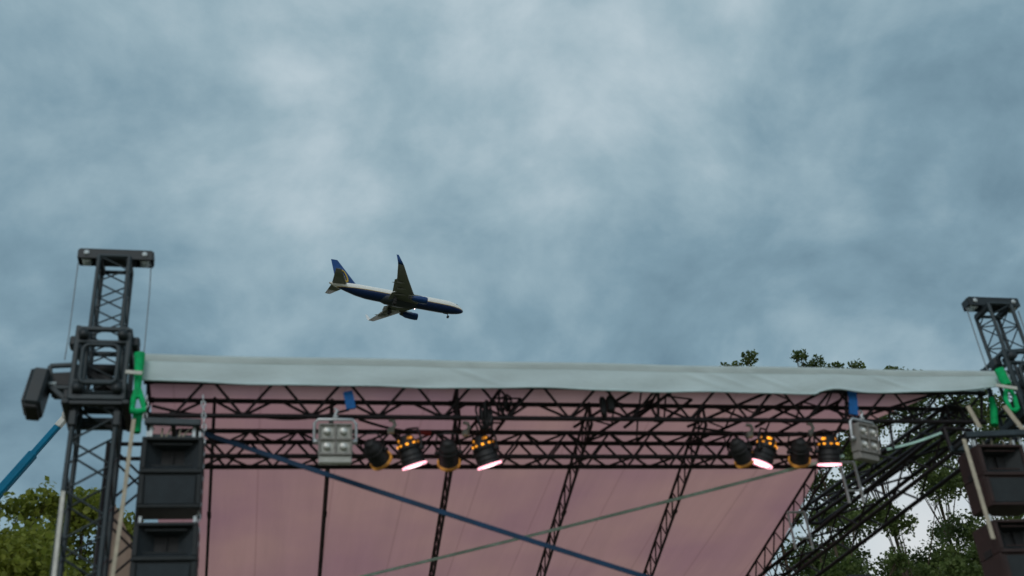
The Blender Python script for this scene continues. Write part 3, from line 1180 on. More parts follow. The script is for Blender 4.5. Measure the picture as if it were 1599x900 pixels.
chain((317, 618), (319, 672), 12.75, 'pale chain from the front truss to the right end of the left rigging frame', M['silver'])
chain((230, 618), (226, 655), 12.75, 'pale chain from the front truss to the left end of the left rigging frame', M['silver'])
chain((318, 676), (306, 866), 12.72, 'long pale chain hanging down the right side of the left speakers', M['silver'])

# rubber cables on the trusses
def sagcable(pts, r, lab):
    o = MB().path(pts, r, 7).build('power_cable', M['cable'])
    origin_to(o, pts[0])
    tag(o, lab, 'cable', 'black cables on the trusses')


def curve(a, b, Ya, Yb, sag, n=16):
    p, q = at(*a, Ya), at(*b, Yb)
    return [p.lerp(q, i / n) - Vector((0, 0, sag * math.sin(math.pi * i / n))) for i in range(n + 1)]


sagcable(curve((238, 634), (380, 648), 13.3, 13.3, 0.06), 0.018, 'black cable drooping along the left end of the front truss')
sagcable(curve((385, 648), (545, 640), 13.3, 13.25, 0.09), 0.016, 'black cable sagging left of the left floodlight')
sagcable(curve((560, 655), (720, 672), 13.5, 13.6, 0.10), 0.018, 'black cable sagging above the left lamp group')
sagcable(curve((1085, 668), (1320, 672), 13.55, 13.6, 0.10), 0.018, 'black cable sagging above the right lamp group')
sagcable(curve((1390, 640), (1395, 700), 13.3, 13.2, -0.1), 0.02, 'black cable looping down beside the right floodlight')


def coil(px, py, Y, lab, w, h, n, seed):
    rr = random.Random(seed)
    c = at(px, py, Y)
    mb = MB()
    for k in range(n):
        pts = []
        ww, hh = w * rr.uniform(0.55, 1.0), h * rr.uniform(0.6, 1.0)
        ox = rr.uniform(-0.06, 0.06)
        for i in range(17):
            t = 2 * math.pi * i / 16
            pts.append(c + Vector((ox + ww * math.sin(t) * (0.7 + 0.3 * math.cos(t)), 0.03 * k - 0.06 + 0.04 * math.sin(2 * t + k), hh * math.cos(t) - (h - hh))))
        mb.path(pts, 0.014, 6)
    o = mb.build('cable_coil', M['cable'])
    origin_to(o, c)
    tag(o, lab, 'cable coil', 'coiled cables hung on the front truss')


coil(757, 648, 13.15, 'large tangled black cable coil hung above the left lamps', 0.10, 0.19, 6, 1)
coil(790, 628, 13.2, 'smaller black cable coil right of the large one on the front truss', 0.07, 0.12, 4, 2)


def hoist(px, py, Y, lab):
    c = at(px, py, Y)
    root = thing('chain_hoist', lab, 'hoist', c)
    MB().box(c, (0.09, 0.12, 0.22), None, 0.02).build('motor_body', M['black'], root)
    MB().lathe([(0.0, -0.14), (0.035, -0.14), (0.042, -0.06), (0.042, 0.1), (0.03, 0.13), (0, 0.13)], 16, c + Vector((-0.10, 0, -0.03)), (0, 0, 1)).build('chain_bag', M['cable'], root)
    MB().path([c + Vector((0, 0, 0.1)), c + Vector((0.02, 0, 0.17)), c + Vector((0.0, 0, 0.24)), c + Vector((-0.03, 0, 0.19))], 0.014, 6).build('hook', M['steel'], root)


hoist(953, 632, 13.12, 'small black chain hoist on the front truss near the middle')

# ------------------------------------------------------------------ brace straps across the stage
def strap_line(a, b, Ya, Yb, w, m, lab, ext=0.0):
    p, q = at(*a, Ya), at(*b, Yb)
    n = 12
    pts = [p.lerp(q, i / n) - Vector((0, 0, 0.02 * math.sin(math.pi * i / n))) for i in range(n + 1)]
    return ribbon(pts, w, m, 'brace_strap', lab, 'strap', 'crossing brace straps under the roof', 0.02, WV)


strap_line((318, 677), (1062, 918), 13.55, 13.4, 0.058, M['braceblue'], 'dark blue brace strap slanting down to the right across the roof')
strap_line((1318, 712), (560, 902), 13.45, 17.4, 0.040, M['braceteal'], 'pale green-grey brace strap slanting down to the left from the right lamps')
strap_line((1385, 702), (1470, 676), 13.3, 13.2, 0.03, M['braceteal'], 'short teal line right of the right floodlight')

# blue slings that hold the floodlights
def blue_sling(pts, Y, lab):
    m = MB()
    P = [at(x, y, Y) for x, y in pts]
    o = ribbon(P, 0.115, M['bluestrap'], 'blue_sling', lab, 'sling', 'blue slings on the front truss', 0.03, WV)
    return o


blue_sling([(543, 612), (546, 625), (548, 639)], 12.95, 'bright blue sling on the front truss above the left floodlight')
blue_sling([(1330, 610), (1332, 626), (1333, 648)], 12.95, 'blue sling on the front truss above the right floodlight')

# ------------------------------------------------------------------ four lamp floodlights
def make_blinder(hm):
    root = thing('blinder_light', 'lamp', 'floodlight', (0, 0, 0))
    W, H = 0.46, 0.44
    b = MB()
    b.box((0, 0.10, 0), (W, 0.16, H), None, 0.02)
    b.box((0, 0.09, -H / 2 - 0.055), (W * 0.97, 0.15, 0.11), None, 0.015)
    b.build('housing', hm, root)
    fr = MB()
    for z in (-H / 2 + 0.012, 0, H / 2 - 0.012):
        fr.box((0, 0.005, z), (W, 0.03, 0.028), None, 0.006)
    for x in (-W / 2 + 0.012, 0, W / 2 - 0.012):
        for z in (-H / 4, H / 4):
            fr.box((x, 0.006, z), (0.028, 0.028, H / 2 - 0.03), None, 0.006)
    fr.build('front_frame', M['housingd'], root)
    for sx in (-1, 1):
        for sz in (-1, 1):
            c = (sx * 0.112, 0.004, sz * 0.106)
            d = MB()
            d.lathe([(0.088, 0.0), (0.075, -0.03 + 0.005), (0.04, -0.012 + 0.03), (0.0, 0.014)], 20, (c[0], 0.012, c[2]), (0, -1, 0))
            lo = d.build('reflector', M['dish'], root)
            q = MB()
            q.lathe([(0.038, 0.0), (0.036, 0.02), (0.02, 0.036), (0.0, 0.04)], 16, (c[0], 0.0, c[2]), (0, -1, 0))
            q.build('bulb', M['bulb'], lo)
    yk = MB()
    xx = W / 2 + 0.055
    yk.path([(-xx, 0.09, -0.02), (-xx, 0.09, H / 2 + 0.02), (-xx + 0.05, 0.09, H / 2 + 0.075), (xx - 0.05, 0.09, H / 2 + 0.075), (xx, 0.09, H / 2 + 0.02), (xx, 0.09, -0.02)], 0.022, 8)
    yk.build('yoke', M['silver'], root)
    for sx in (-1, 1):
        MB().lathe([(0, 0), (0.04, 0), (0.04, 0.07), (0, 0.07)], 12, (sx * (W / 2 - 0.0), 0.09, -0.02), (sx, 0, 0)).build('tilt_knob', M['silver'], root)
    cl = MB()
    cl.path([(0.0, 0.09, H / 2 + 0.08), (0.0, 0.09, H / 2 + 0.16), (0.03, 0.09, H / 2 + 0.2), (-0.02, 0.09, H / 2 + 0.23)], 0.02, 8)
    cl.box((0, 0.09, H / 2 + 0.11), (0.07, 0.06, 0.05), None, 0.01)
    cl.build('hook_clamp', M['silver'], root)
    return root


bl = make_blinder(M['housing'])
bl.location = at(524, 686, 12.85)
bl.scale = (0.86, 0.86, 0.86)
bl.rotation_euler = (R(14), 0, R(0))
bl['label'] = 'light grey floodlight with four lamps under the left blue sling'
bl['group'] = 'four lamp floodlights'
bl2 = make_blinder(M['housingd'])
bl2.location = at(1357, 685, 12.85)
bl2.scale = (0.86, 0.86, 0.86)
bl2.rotation_euler = (R(12), R(-3), R(24))
bl2['label'] = 'duller grey floodlight with four lamps near the right end of the roof'
bl2['group'] = 'four lamp floodlights'

# ------------------------------------------------------------------ stage lamps (par cans)
def make_par(lit, amber):
    root = thing('stage_lamp', 'lamp', 'stage lamp', (0, 0, 0), 'black stage lamps on the lamp truss')
    # the can points along -Z
    b = MB()
    prof = [(0.0, 0.20), (0.06, 0.20), (0.085, 0.17), (0.10, 0.12), (0.125, 0.11), (0.135, 0.05), (0.135, -0.02), (0.145, -0.03),
            (0.145, -0.18), (0.150, -0.185), (0.150, -0.20), (0.142, -0.20), (0.138, -0.05), (0.0, 0.02)]
    b.lathe(prof, 28)
    for z in (0.03, -0.06, -0.12):
        b.lathe([(0.136, z - 0.006), (0.152, z - 0.004), (0.152, z + 0.004), (0.136, z + 0.006)], 28)
    b.build('can', M['black'], root)
    if lit:
        for ring_z, r, n, sw, sh in ((0.150, 0.098, 3, 0.075, 0.036), (0.078, 0.134, 9, 0.040, 0.030)):
            for k in range(n):
                t = 2 * math.pi * (k + 0.5) / n + (0 if n == 9 else math.pi / 6)
                d = Vector((math.cos(t), math.sin(t), 0))
                MB().box(d * r + Vector((0, 0, ring_z)), (0.016, sw * 0.85, sh * 0.85), (d, Vector((-d.y, d.x, 0)), Vector((0, 0, 1))), 0.003).build('vent_slot', M['vent_hot'], root)
    ln = MB()
    if lit:
        ln.lathe([(0.0, -0.215), (0.06, -0.21), (0.118, -0.198)], 28)
        ln.build('lens', M['lens_hot'], root)
    else:
        ln.lathe([(0.0, -0.10), (0.07, -0.10), (0.136, -0.08)], 28)
        ln.build('lens', M['dish'], root)
    gf = MB()
    ro = 0.174 if amber else 0.158
    z1 = -0.225 if amber else -0.206
    gf.lathe([(0.151, -0.182), (ro, -0.186), (ro, z1), (0.146, z1), (0.146, -0.19)], 28)
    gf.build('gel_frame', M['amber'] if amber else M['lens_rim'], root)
    yk = MB()
    yk.path([(-0.17, 0, -0.02), (-0.175, 0.06, 0.10), (-0.15, 0.09, 0.24), (0, 0.1, 0.275), (0.15, 0.09, 0.24), (0.175, 0.06, 0.10), (0.17, 0, -0.02)], 0.014, 7)
    for s in (-1, 1):
        yk.lathe([(0, 0.13), (0.03, 0.13), (0.03, 0.20), (0, 0.20)], 10, (0, 0, -0.02), (s, 0, 0))
    yk.build('yoke', M['black'], root)
    return root


LAMPS = [  # pixel, pointing direction, lit, amber frame, label
    (585, 705, (0.58, 0.85, -0.38), 0, 1, 'unlit black stage lamp next to the left floodlight'),
    (640, 704, (0.34, 0.335, -1.0), 1, 0, 'glowing stage lamp with orange vents, second right of the left floodlight'),
    (700, 706, (0.15, 0.90, -0.42), 0, 1, 'black stage lamp with amber rim between the two left glowing lamps'),
    (757, 704, (0.34, 0.335, -1.0), 1, 0, 'glowing stage lamp with orange vents below the large cable coil'),
    (1155, 703, (0.62, 0.70, -0.55), 0, 1, 'unlit black stage lamp at the left of the right lamp group'),
    (1195, 703, (-0.44, 0.42, -1.0), 1, 0, 'tilted glowing stage lamp at the left of the right lamp group'),
    (1249, 703, (0.22, 0.85, -0.42), 0, 1, 'unlit black stage lamp between the two right glowing lamps'),
    (1294, 703, (0.0, 0.40, -1.0), 1, 0, 'upright glowing stage lamp next to the right floodlight'),
]
protos = {}
for px, py, d, lit, amb, lab in LAMPS:
    if (lit, amb) not in protos:
        o = protos[(lit, amb)] = make_par(lit, amb)
    else:
        o = copy_tree(protos[(lit, amb)])
    c = at(px, py, 13.45)
    o.location = c
    if not lit:
        o.scale = (0.86, 0.86, 0.86)
    d = Vector(d).normalized()
    o.rotation_euler = (-d).to_track_quat('Z', 'Y').to_euler()
    o['label'] = lab
    if lit:
        sd = bpy.data.lights.new('lamp_beam', 'SPOT')
        sd.energy = 60.0
        sd.color = (1.0, 0.62, 0.60)
        sd.spot_size = R(50)
        sd.spot_blend = 0.5
        sd.shadow_soft_size = 0.1
        so = bpy.data.objects.new('lamp_beam', sd)
        so.location = c + d * 0.26
        so.rotation_euler = (-d).to_track_quat('Z', 'Y').to_euler()
        col.objects.link(so)

# hook clamps on the truss that carry the lamps
for px, py, lab in ((610, 664, 'pale hook clamp on the truss between first and second left lamps'), (726, 668, 'white hook clamp on the truss above the left amber-rimmed lamp'),
                    (1169, 671, 'pale hook clamp on the truss above the right tilted glowing lamp'), (1264, 669, 'pale hook clamp on the truss between the right unlit lamp and upright lamp')):
    c = at(px, py, 13.5)
    root = thing('hook_clamp', lab, 'clamp', c, 'hook clamps above the stage lamps')
    mb = MB()
    mb.path([c + Vector((-0.02, 0, 0.07)), c + Vector((0.04, 0, 0.06)), c + Vector((0.055, 0, 0.0)), c + Vector((0.02, 0, -0.05)), c + Vector((-0.02, 0, -0.05))], 0.024, 8)
    mb.build('hook', M['housing'], root)
    MB().box(c + Vector((0, 0, -0.085)), (0.085, 0.06, 0.075), None, 0.012).build('clamp_body', M['housing'], root)
MBt = MB().bar(at(652, 675, 13.55), at(673, 677, 13.55), 0.03, 0.06, (0, 0, 1), 0.006)
o = MBt.build('cable_tape', M['red'])
origin_to(o, at(662, 678, 13.55))
tag(o, 'strip of red tape on the lamp truss between left lamps', 'tape')

# ------------------------------------------------------------------ aluminium tubes hung from the side truss
def drop_frame(px, py, Y, w, h, lab):
    c = at(px, py, Y)
    root = thing('drop_frame', lab, 'tube frame', c - Vector((0, 0, h)), 'aluminium drop frames on the side truss')
    for s in (-1, 1):
        MB().tube(c + Vector((s * w / 2, 0, 0)), c + Vector((s * w / 2, 0, -h)), 0.02, 8).build('leg', M['galv'], root)
    MB().tube(c + Vector((-w / 2, 0, 0)), c + Vector((w / 2, 0, 0)), 0.02, 8).build('top_bar', M['galv'], root)
    MB().tube(c + Vector((-w / 2, 0, -h * 0.7)), c + Vector((w / 2, 0, -h * 0.7)), 0.015, 8).build('rung', M['galv'], root)


drop_frame(1322, 722, 14.2, 0.22, 0.62, 'upright aluminium tube frame hanging below the right floodlight')
drop_frame(1243, 800, 16.0, 0.28, 0.60, 'aluminium tube frame beside the end rafter in front of leaves')

# ------------------------------------------------------------------ tarpaulin beside the left tower
def drape():
    T = at(180, 788, 15.5)
    bl_ = at(150, 905, 15.5)
    br_ = at(232, 905, 15.6)
    rng = random.Random(9)

    def fn(u, v):
        k = v
        L_ = T.lerp(bl_, k * 3.6)
        R_ = T.lerp(br_, k * 3.6)
        p = L_.lerp(R_, u)
        p = p + Vector((0, 0.05 * math.sin(u * 14 + v * 9) * v, 0))
        if p.z < 0.05:
            p.z = 0.05
        return p
    o = MB().grid(fn, 24, 50).build('side_tarpaulin', M['drape'])
    origin_to(o, (bl_.x, 15.5, 0.05))
    tag(o, 'beige side tarpaulin coming to a point between left tower and speakers', 'tarpaulin')


drape()

# ------------------------------------------------------------------ crane on the left
def crane():
    tip = at(92, 664, 40.0)
    low = at(-4, 772, 40.0)
    d = (low - tip).normalized()
    L = (tip.z - 2.6) / -d.z
    foot = tip + d * L
    root = thing('mobile_crane', 'blue telescopic crane boom rising behind the olive trees at the left', 'crane', (foot.x, 40.0, 0))
    upv = Vector((0, 1, 0))
    k = (low - tip).length
    MB().bar(tip, tip + d * (k * 0.45), 0.22, 0.22, upv, 0.04).build('inner_boom', M['crane'], root)
    MB().bar(tip + d * (k * 0.42), tip + d * (k * 1.3), 0.31, 0.31, upv, 0.05).build('middle_boom', M['crane'], root)
    MB().bar(tip + d * (k * 1.25), foot, 0.42, 0.42, upv, 0.06).build('outer_boom', M['crane'], root)
    h = MB()
    h.bar(tip - d * 0.55, tip + d * 0.1, 0.22, 0.26, upv, 0.03)
    h.lathe([(0, -0.16), (0.2, -0.16), (0.2, 0.16), (0, 0.16)], 14, tip - d * 0.5 + Vector((0, 0, -0.06)), (0, 1, 0))
    h.build('boom_head', M['housing'], root)
    c = MB()
    c.box((foot.x, 40, 1.15), (7.0, 2.4, 0.5), None, 0.05)
    c.box((foot.x - 0.4, 40, 2.1), (2.2, 2.0, 1.3), None, 0.15)
    c.build('chassis', M['crane'], root)
    MB().box((foot.x - 2.7, 40, 2.2), (1.4, 2.2, 1.7), None, 0.2).build('cab', M['crane'], root)
    for x in (-2.6, -1.2, 1.2, 2.6):
        for s in (-1, 1):
            MB().lathe([(0, -0.18), (0.4, -0.18), (0.55, -0.13), (0.55, 0.13), (0.4, 0.18), (0, 0.18)], 22, (foot.x + x, 40 + s * 1.1, 0.55), (0, 1, 0)).build('wheel', M['rubber'], root)


crane()

# ------------------------------------------------------------------ trees
def tree(name, base, clumps, nleaf, lm, lab, cat, group, seed, leaf=0.2, trunk_r=0.22):
    """clumps: list of (centre, radius) leafy sprays reached by limbs from the trunk"""
    rr = random.Random(seed)
    base = Vector(base)
    root = thing(name, lab, cat, base, group)
    top = max(c.z for c, _ in clumps)
    cx = sum(c.x for c, _ in clumps) / len(clumps)
    cy = sum(c.y for c, _ in clumps) / len(clumps)
    tr = MB()
    pts, rad = [], []
    for i in range(9):
        t = i / 8
        w = t * t
        pts.append(Vector((base.x + (cx - base.x) * w + 0.12 * math.sin(t * 7 + seed), base.y + (cy - base.y) * w + 0.1 * math.sin(t * 5), base.z + (top * 0.93 - base.z) * t)))
        rad.append(trunk_r * (1.05 - 0.93 * t) * (1.35 if i == 0 else 1))
    tr.path(pts, 0.1, 9, rad)
    for c, r in clumps:
        # attach to the trunk lower than the clump
        k = min(7, max(1, int((c.z - base.z) / (top - base.z) * 8 - 0.7)))
        a = pts[k]
        m = a.lerp(c, 0.5) + Vector((0, 0, 0.1 * (c - a).length)) * rr.uniform(-0.5, 1)
        tr.path([a, m, c], 0.05, 6, [rad[k] * 0.28 + 0.006, rad[k] * 0.16 + 0.006, 0.006])
        for _ in range(3):
            q = c + Vector((rr.gauss(0, 1), rr.gauss(0, 1), rr.gauss(0, 0.7))).normalized() * r * 0.9
            tr.path([m.lerp(c, 0.6), c.lerp(q, 0.5), q], 0.02, 5, [0.010, 0.007, 0.004])
    tr.build('trunk', M['bark'], root)
    vol = sum(r ** 2.2 for _, r in clumps)
    verts, faces = [], []
    for c, r in clumps:
        n = int(nleaf * r ** 2.2 / vol)
        for _ in range(n):
            d = Vector((rr.gauss(0, 1), rr.gauss(0, 1), rr.gauss(0, 0.75)))
            d.normalize()
            p = c + d * (r * (rr.random() ** 0.45) * rr.uniform(0.75, 1.12))
            ax = Vector((rr.gauss(0, 1), rr.gauss(0, 1), rr.gauss(-0.3, 0.7))).normalized()
            sd = ax.orthogonal().normalized()
            sd = Quaternion(ax, rr.uniform(0, 6.28)) @ sd
            l = leaf * rr.uniform(0.6, 1.3)
            w = l * rr.uniform(0.28, 0.42)
            nn = ax.cross(sd) * (l * 0.1)
            o = len(verts)
            verts += [p - ax * l * 0.5, p + sd * w + nn, p + ax * l * 0.5, p - sd * w + nn]
            faces.append((o, o + 1, o + 2, o + 3))
    mb = MB()
    mb.v, mb.f, mb.s = verts, faces, [False] * len(faces)
    mb.build('crown', lm, root)
    return root


def crown_clumps(spec, Y, dY, seed, n, rmin, rmax, bottom, tip=0.3, bias=1.0):
    """spec: silhouette as (x, y) pixels of the crown's upper outline at depth Y"""
    rr = random.Random(seed)
    out = []
    top = [at(x, y, Y) for x, y in spec]
    xs = [p.x for p in top]
    for p in top:
        r = tip * rr.uniform(0.8, 1.2)
        out.append((p - Vector((0, rr.uniform(-0.2, 0.2) * dY, r * 0.9)), r))
    for _ in range(n):
        x = rr.uniform(min(xs) - 0.3, max(xs) + 0.3)
        zt = None
        for i in range(len(top) - 1):
            if top[i].x <= x <= top[i + 1].x:
                t = (x - top[i].x) / max(1e-6, top[i + 1].x - top[i].x)
                zt = top[i].z + (top[i + 1].z - top[i].z) * t
        if zt is None:
            zt = (top[0] if x < top[0].x else top[-1]).z - 0.6
        r = rr.uniform(rmin, rmax)
        z = bottom + (zt - r * 1.12 - 0.18 - bottom) * rr.random() ** bias
        out.append((Vector((x, Y + rr.uniform(-dY, dY), z)), r))
    return out


# the olive green trees at the left
c1 = crown_clumps([(-150, 800), (-70, 770), (-30, 778), (12, 775), (40, 768), (62, 762), (82, 752)], 25, 1.6, 3, 105, 0.55, 0.95, 5.0, 0.40, 0.65)
tree('leafy_tree', (at(-30, 800, 25).x, 25, 0), c1, 46000, M['leaf_olive'], 'olive green leafy tree below the blue crane boom', 'tree', 'leafy trees around the stage', 21, 0.165)
c1 = crown_clumps([(92, 768), (112, 760), (128, 772), (150, 770), (175, 790), (200, 800)], 28, 1.5, 4, 34, 0.5, 0.8, 5.0, 0.4, 0.65)
tree('leafy_tree', (at(140, 800, 28).x, 28, 0), c1, 26000, M['leaf_olive'], 'olive green tree seen through the left tower', 'tree', 'leafy trees around the stage', 22, 0.16)
# dark trees behind the right half of the stage
BT = [
    ([(1128, 573), (1150, 560), (1166, 551), (1182, 571)], 30.0, 15, 16000, 'leaf_mid', 'dark tree whose tip shows leftmost above the roof'),
    ([(1210, 574), (1236, 556), (1246, 549), (1262, 560), (1274, 556), (1288, 576)], 30.5, 26, 24000, 'leaf_dark', 'dark tree whose broad top rises highest above the roof'),
    ([(1300, 562), (1312, 560), (1330, 566), (1342, 563), (1358, 575)], 29.0, 28, 24000, 'leaf_mid', 'tree with twin tips above the right half of the roof'),
    ([(1378, 578), (1391, 569), (1404, 580), (1420, 577), (1440, 578)], 31.0, 28, 24000, 'leaf_dark', 'tree with small separate tips right of the twin-tipped tree'),
    ([(1440, 600), (1470, 596), (1500, 606), (1530, 612), (1560, 640)], 28.0, 30, 24000, 'leaf_mid', 'tree behind the right side truss and speakers'),
]
for i, (spec, Y, n, nl, lm, lab) in enumerate(BT):
    cl = crown_clumps(spec, Y, 1.8, 40 + i, n, 0.42, 0.85, 6.5, 0.25, 0.95)
    x = sum(at(a, b, Y).x for a, b in spec) / len(spec)
    tree('leafy_tree', (x, Y, 0), cl, nl, M[lm], lab, 'tree', 'leafy trees around the stage', 60 + i, 0.115, 0.13)
# low bushes behind
cl = crown_clumps([(1140, 815), (1190, 800), (1240, 790), (1285, 790), (1330, 800), (1390, 862), (1430, 885)], 24.0, 1.2, 77, 30, 0.4, 0.7, 6.0)
tree('leafy_tree', (at(1270, 850, 24).x, 24, 0), cl, 26000, M['leaf_mid'], 'lower leafy tree behind the end rafter', 'tree', 'leafy trees around the stage', 71, 0.12)
cl = crown_clumps([(1490, 862), (1520, 850), (1560, 858), (1610, 850)], 24.0, 1.0, 78, 26, 0.45, 0.7, 6.0)
tree('leafy_tree', (at(1545, 880, 24).x, 24, 0), cl, 24000, M['leaf_mid'], 'low lighter green tree below the right speakers', 'tree', 'leafy trees around the stage', 72, 0.12)

# ------------------------------------------------------------------ airliner
def livery_mat():
    m = bpy.data.materials.new('fuselage_livery')
    m.use_nodes = True
    t = m.node_tree
    b = t.nodes['Principled BSDF']
    b.inputs['Roughness'].default_value = 0.3
    tc = N(t, 'ShaderNodeTexCoord')
    sep = N(t, 'ShaderNodeSeparateXYZ')
    t.links.new(tc.outputs['Object'], sep.inputs[0])
    # paint line: dips towards the nose, sweeps up at the tail
    line = math_node(t, 'ADD', math_node(t, 'MULTIPLY', sep.outputs['X'], -0.012), -0.22)
    h = math_node(t, 'SUBTRACT', sep.outputs['Z'], line)
    ry = N(t, 'ShaderNodeValToRGB')
    ry.color_ramp.interpolation = 'CONSTANT'
    e = ry.color_ramp.elements
    e[0].position = 0.0; e[0].color = (0.004, 0.022, 0.090, 1)
    e[1].position = 0.5; e[1].color = (0.45, 0.30, 0.05, 1)
    k = e.new(0.53); k.color = (0.88, 0.87, 0.82, 1)
    t.links.new(math_node(t, 'ADD', math_node(t, 'MULTIPLY', h, 0.2), 0.5, clamp=True), ry.inputs[0])
    t.links.new(ry.outputs[0], b.inputs['Base Color'])
    return m


def airfoil_slab(mb, secs, n=9):
    """secs: (LE point, chord, thickness, up vector) ; chord runs towards -X"""
    prof = []
    for i in range(n):
        t = (1 - math.cos(math.pi * i / (n - 1))) / 2
        yt = 5 * (0.2969 * math.sqrt(t) - 0.126 * t - 0.3516 * t * t + 0.2843 * t ** 3 - 0.1036 * t ** 4)
        prof.append((t, yt))
    ring = [(t, y) for t, y in prof] + [(t, -y * 0.8) for t, y in reversed(prof[1:-1])]
    m = len(ring)
    vs_ = []
    for le, ch, th, u in secs:
        le, u = Vector(le), Vector(u).normalized()
        for t, y in ring:
            vs_.append(le + Vector((-t * ch, 0, 0)) + u * (y * th * ch))
    fs = []
    for j in range(len(secs) - 1):
        for i in range(m):
            fs.append((j * m + i, j * m + (i + 1) % m, (j + 1) * m + (i + 1) % m, (j + 1) * m + i))
    fs.append(tuple(reversed(range(m))))
    fs.append(tuple(range((len(secs) - 1) * m, len(secs) * m)))
    mb.add(vs_, fs, True)
    return mb


def airliner():
    root = thing('airliner', 'blue and white twin-jet airliner with wheels down flying above the stage', 'airplane', (0, 0, 0))
    # axes: x forward, y port, z up
    fu = MB()
    st = [(19.75, 0.02, -0.55), (19.5, 0.42, -0.50), (18.9, 0.86, -0.38), (18.0, 1.25, -0.22), (16.6, 1.62, -0.08), (15.0, 1.83, 0.0), (12.5, 1.88, 0.0),
          (6, 1.88, 0), (0, 1.88, 0), (-6.0, 1.88, 0), (-9.0, 1.84, 0.06), (-12.0, 1.62, 0.28), (-15.0, 1.18, 0.62), (-17.5, 0.74, 0.90), (-19.0, 0.42, 1.05), (-19.75, 0.16, 1.08)]
    n = 32
    vs_, fs = [], []
    for x, r, zc in st:
        for i in range(n):
            t = 2 * math.pi * i / n
            vs_.append((x, r * math.cos(t), zc + r * 1.06 * math.sin(t)))
    for j in range(len(st) - 1):
        for i in range(n):
            fs.append((j * n + i, j * n + (i + 1) % n, (j + 1) * n + (i + 1) % n, (j + 1) * n + i))
    fs += [tuple(range(n)), tuple(reversed(range((len(st) - 1) * n, len(st) * n)))]
    fu.add(vs_, fs, True)
    fus = fu.build('fuselage', livery_mat(), root, True)
    ck = MB()
    for s in (-1, 1):
        ck.box((17.75, s * 0.80, 0.72), (0.9, 0.25, 0.38), (Vector((0.85, -s * 0.45, -0.25)).normalized(), Vector((s * 0.45, 0.85, 0.1)).normalized(), Vector((0.2, 0, 0.97)).normalized()), 0.06)
    ck.build('cockpit_window', M['glass'], fus, True)
    bf = MB()
    bf.lathe([(0.05, -7.5), (0.9, -6.5), (1.75, -4.0), (1.95, 0), (1.75, 4.0), (0.9, 6.3), (0.05, 7.2)], 24, (0.5, 0, -0.72), (1, 0, 0))
    bf.build('belly_fairing', M['belly'], root, True)
    for s in (-1, 1):
        w = MB()
        secs = [((6.2, s * 1.2, -1.25), 8.2, 0.14, (0, 0, 1)), ((3.3, s * 5.6, -0.80), 5.2, 0.12, (0, 0, 1)),
                ((0.1, s * 11.4, -0.05), 3.2, 0.11, (0, 0, 1)), ((-2.6, s * 16.5, 0.75), 1.7, 0.10, (0, 0, 1))]
        airfoil_slab(w, secs)
        wo = w.build('wing', M['wingm'], root, True)
        wl = MB()
        airfoil_slab(wl, [((-2.62, s * 16.45, 0.75), 1.68, 0.09, (0, 0.3 * -s, 1)), ((-3.1, s * 17.0, 1.15), 1.4, 0.09, (0, -s, 0.5)), ((-4.5, s * 17.5, 3.1), 0.6, 0.08, (0, -s, 0.12))])
        wl.build('winglet', M['fin'] if s < 0 else M['planewhite'], wo, True)
        fl = MB()
        for y0, y1, x0, x1, c0, c1, z0, z1 in ((2.0, 5.4, -1.7, -1.7, 1.5, 1.2, -1.55, -1.15), (5.9, 11.2, -1.75, -2.9, 1.1, 0.8, -1.1, -0.45)):
            fl.add([(x0, s * y0, z0), (x1, s * y1, z1), (x1 - c1, s * y1, z1 - 0.5), (x0 - c0, s * y0, z0 - 0.6),
                    (x0, s * y0, z0 - 0.15), (x1, s * y1, z1 - 0.12), (x1 - c1, s * y1, z1 - 0.56), (x0 - c0, s * y0, z0 - 0.68)],
                   [(0, 1, 2, 3), (7, 6, 5, 4), (0, 4, 5, 1), (1, 5, 6, 2), (2, 6, 7, 3), (3, 7, 4, 0)])
        fl.build('flap', M['wingm'], wo, True)
        for y, x, z in ((4.4, 0.2, -1.2), (7.0, -0.9, -0.95), (9.6, -1.9, -0.6)):
            fa = MB()
            fa.lathe([(0.03, -2.2), (0.22, -1.0), (0.26, 0.2), (0.03, 1.6)], 10, (x, s * y, z - 0.12), (1, 0, 0.12))
            fa.build('flap_fairing', M['wingm'], wo, True)
        en = MB()
        en.lathe([(0.55, -2.4), (0.86, -1.6), (1.02, 0), (1.06, 1.2), (0.98, 1.9), (0.90, 2.0), (0.80, 1.9), (0.78, 1.0), (0.3, 0.9), (0.01, 1.5)], 24, (5.5, s * 4.85, -2.05), (1, 0, 0))
        eo = en.build('engine', M['fin'], root, True)
        py_ = MB()
        py_.box((4.0, s * 4.85, -1.2), (3.8, 0.3, 0.9), None, 0.1)
        py_.build('pylon', M['wingm'], eo, True)
        ex = MB()
        ex.lathe([(0.52, -2.3), (0.40, -3.0), (0.01, -3.6)], 18, (5.5, s * 4.85, -2.05), (1, 0, 0))
        ex.build('exhaust', M['gear'], eo, True)
        tp = MB()
        airfoil_slab(tp, [((-14.6, s * 0.5, 0.95), 4.4, 0.10, (0, 0, 1)), ((-17.9, s * 7.15, 1.75), 1.5, 0.09, (0, 0, 1))])
        tp.build('tailplane', M['wingm'], root, True)
        mg = MB()
        mg.tube((-1.3, s * 2.85, -1.3), (-1.3, s * 2.85, -3.3), 0.16, 10)
        mg.tube((-1.3, s * 2.85, -1.9), (-1.3, s * 1.5, -1.3), 0.10, 8)
        mg.box((-1.3, s * 3.1, -2.2), (0.9, 0.06, 1.2))
        go = mg.build('main_gear', M['gear'], root, True)
        wh = MB()
        for k in (-0.36, 0.36):
            wh.lathe([(0, -0.18), (0.45, -0.18), (0.56, -0.1), (0.56, 0.1), (0.45, 0.18), (0, 0.18)], 18, (-1.3, s * 2.85 + k, -3.4), (0, 1, 0))
        wh.build('wheels', M['rubber'], go, True)
        ll = MB()
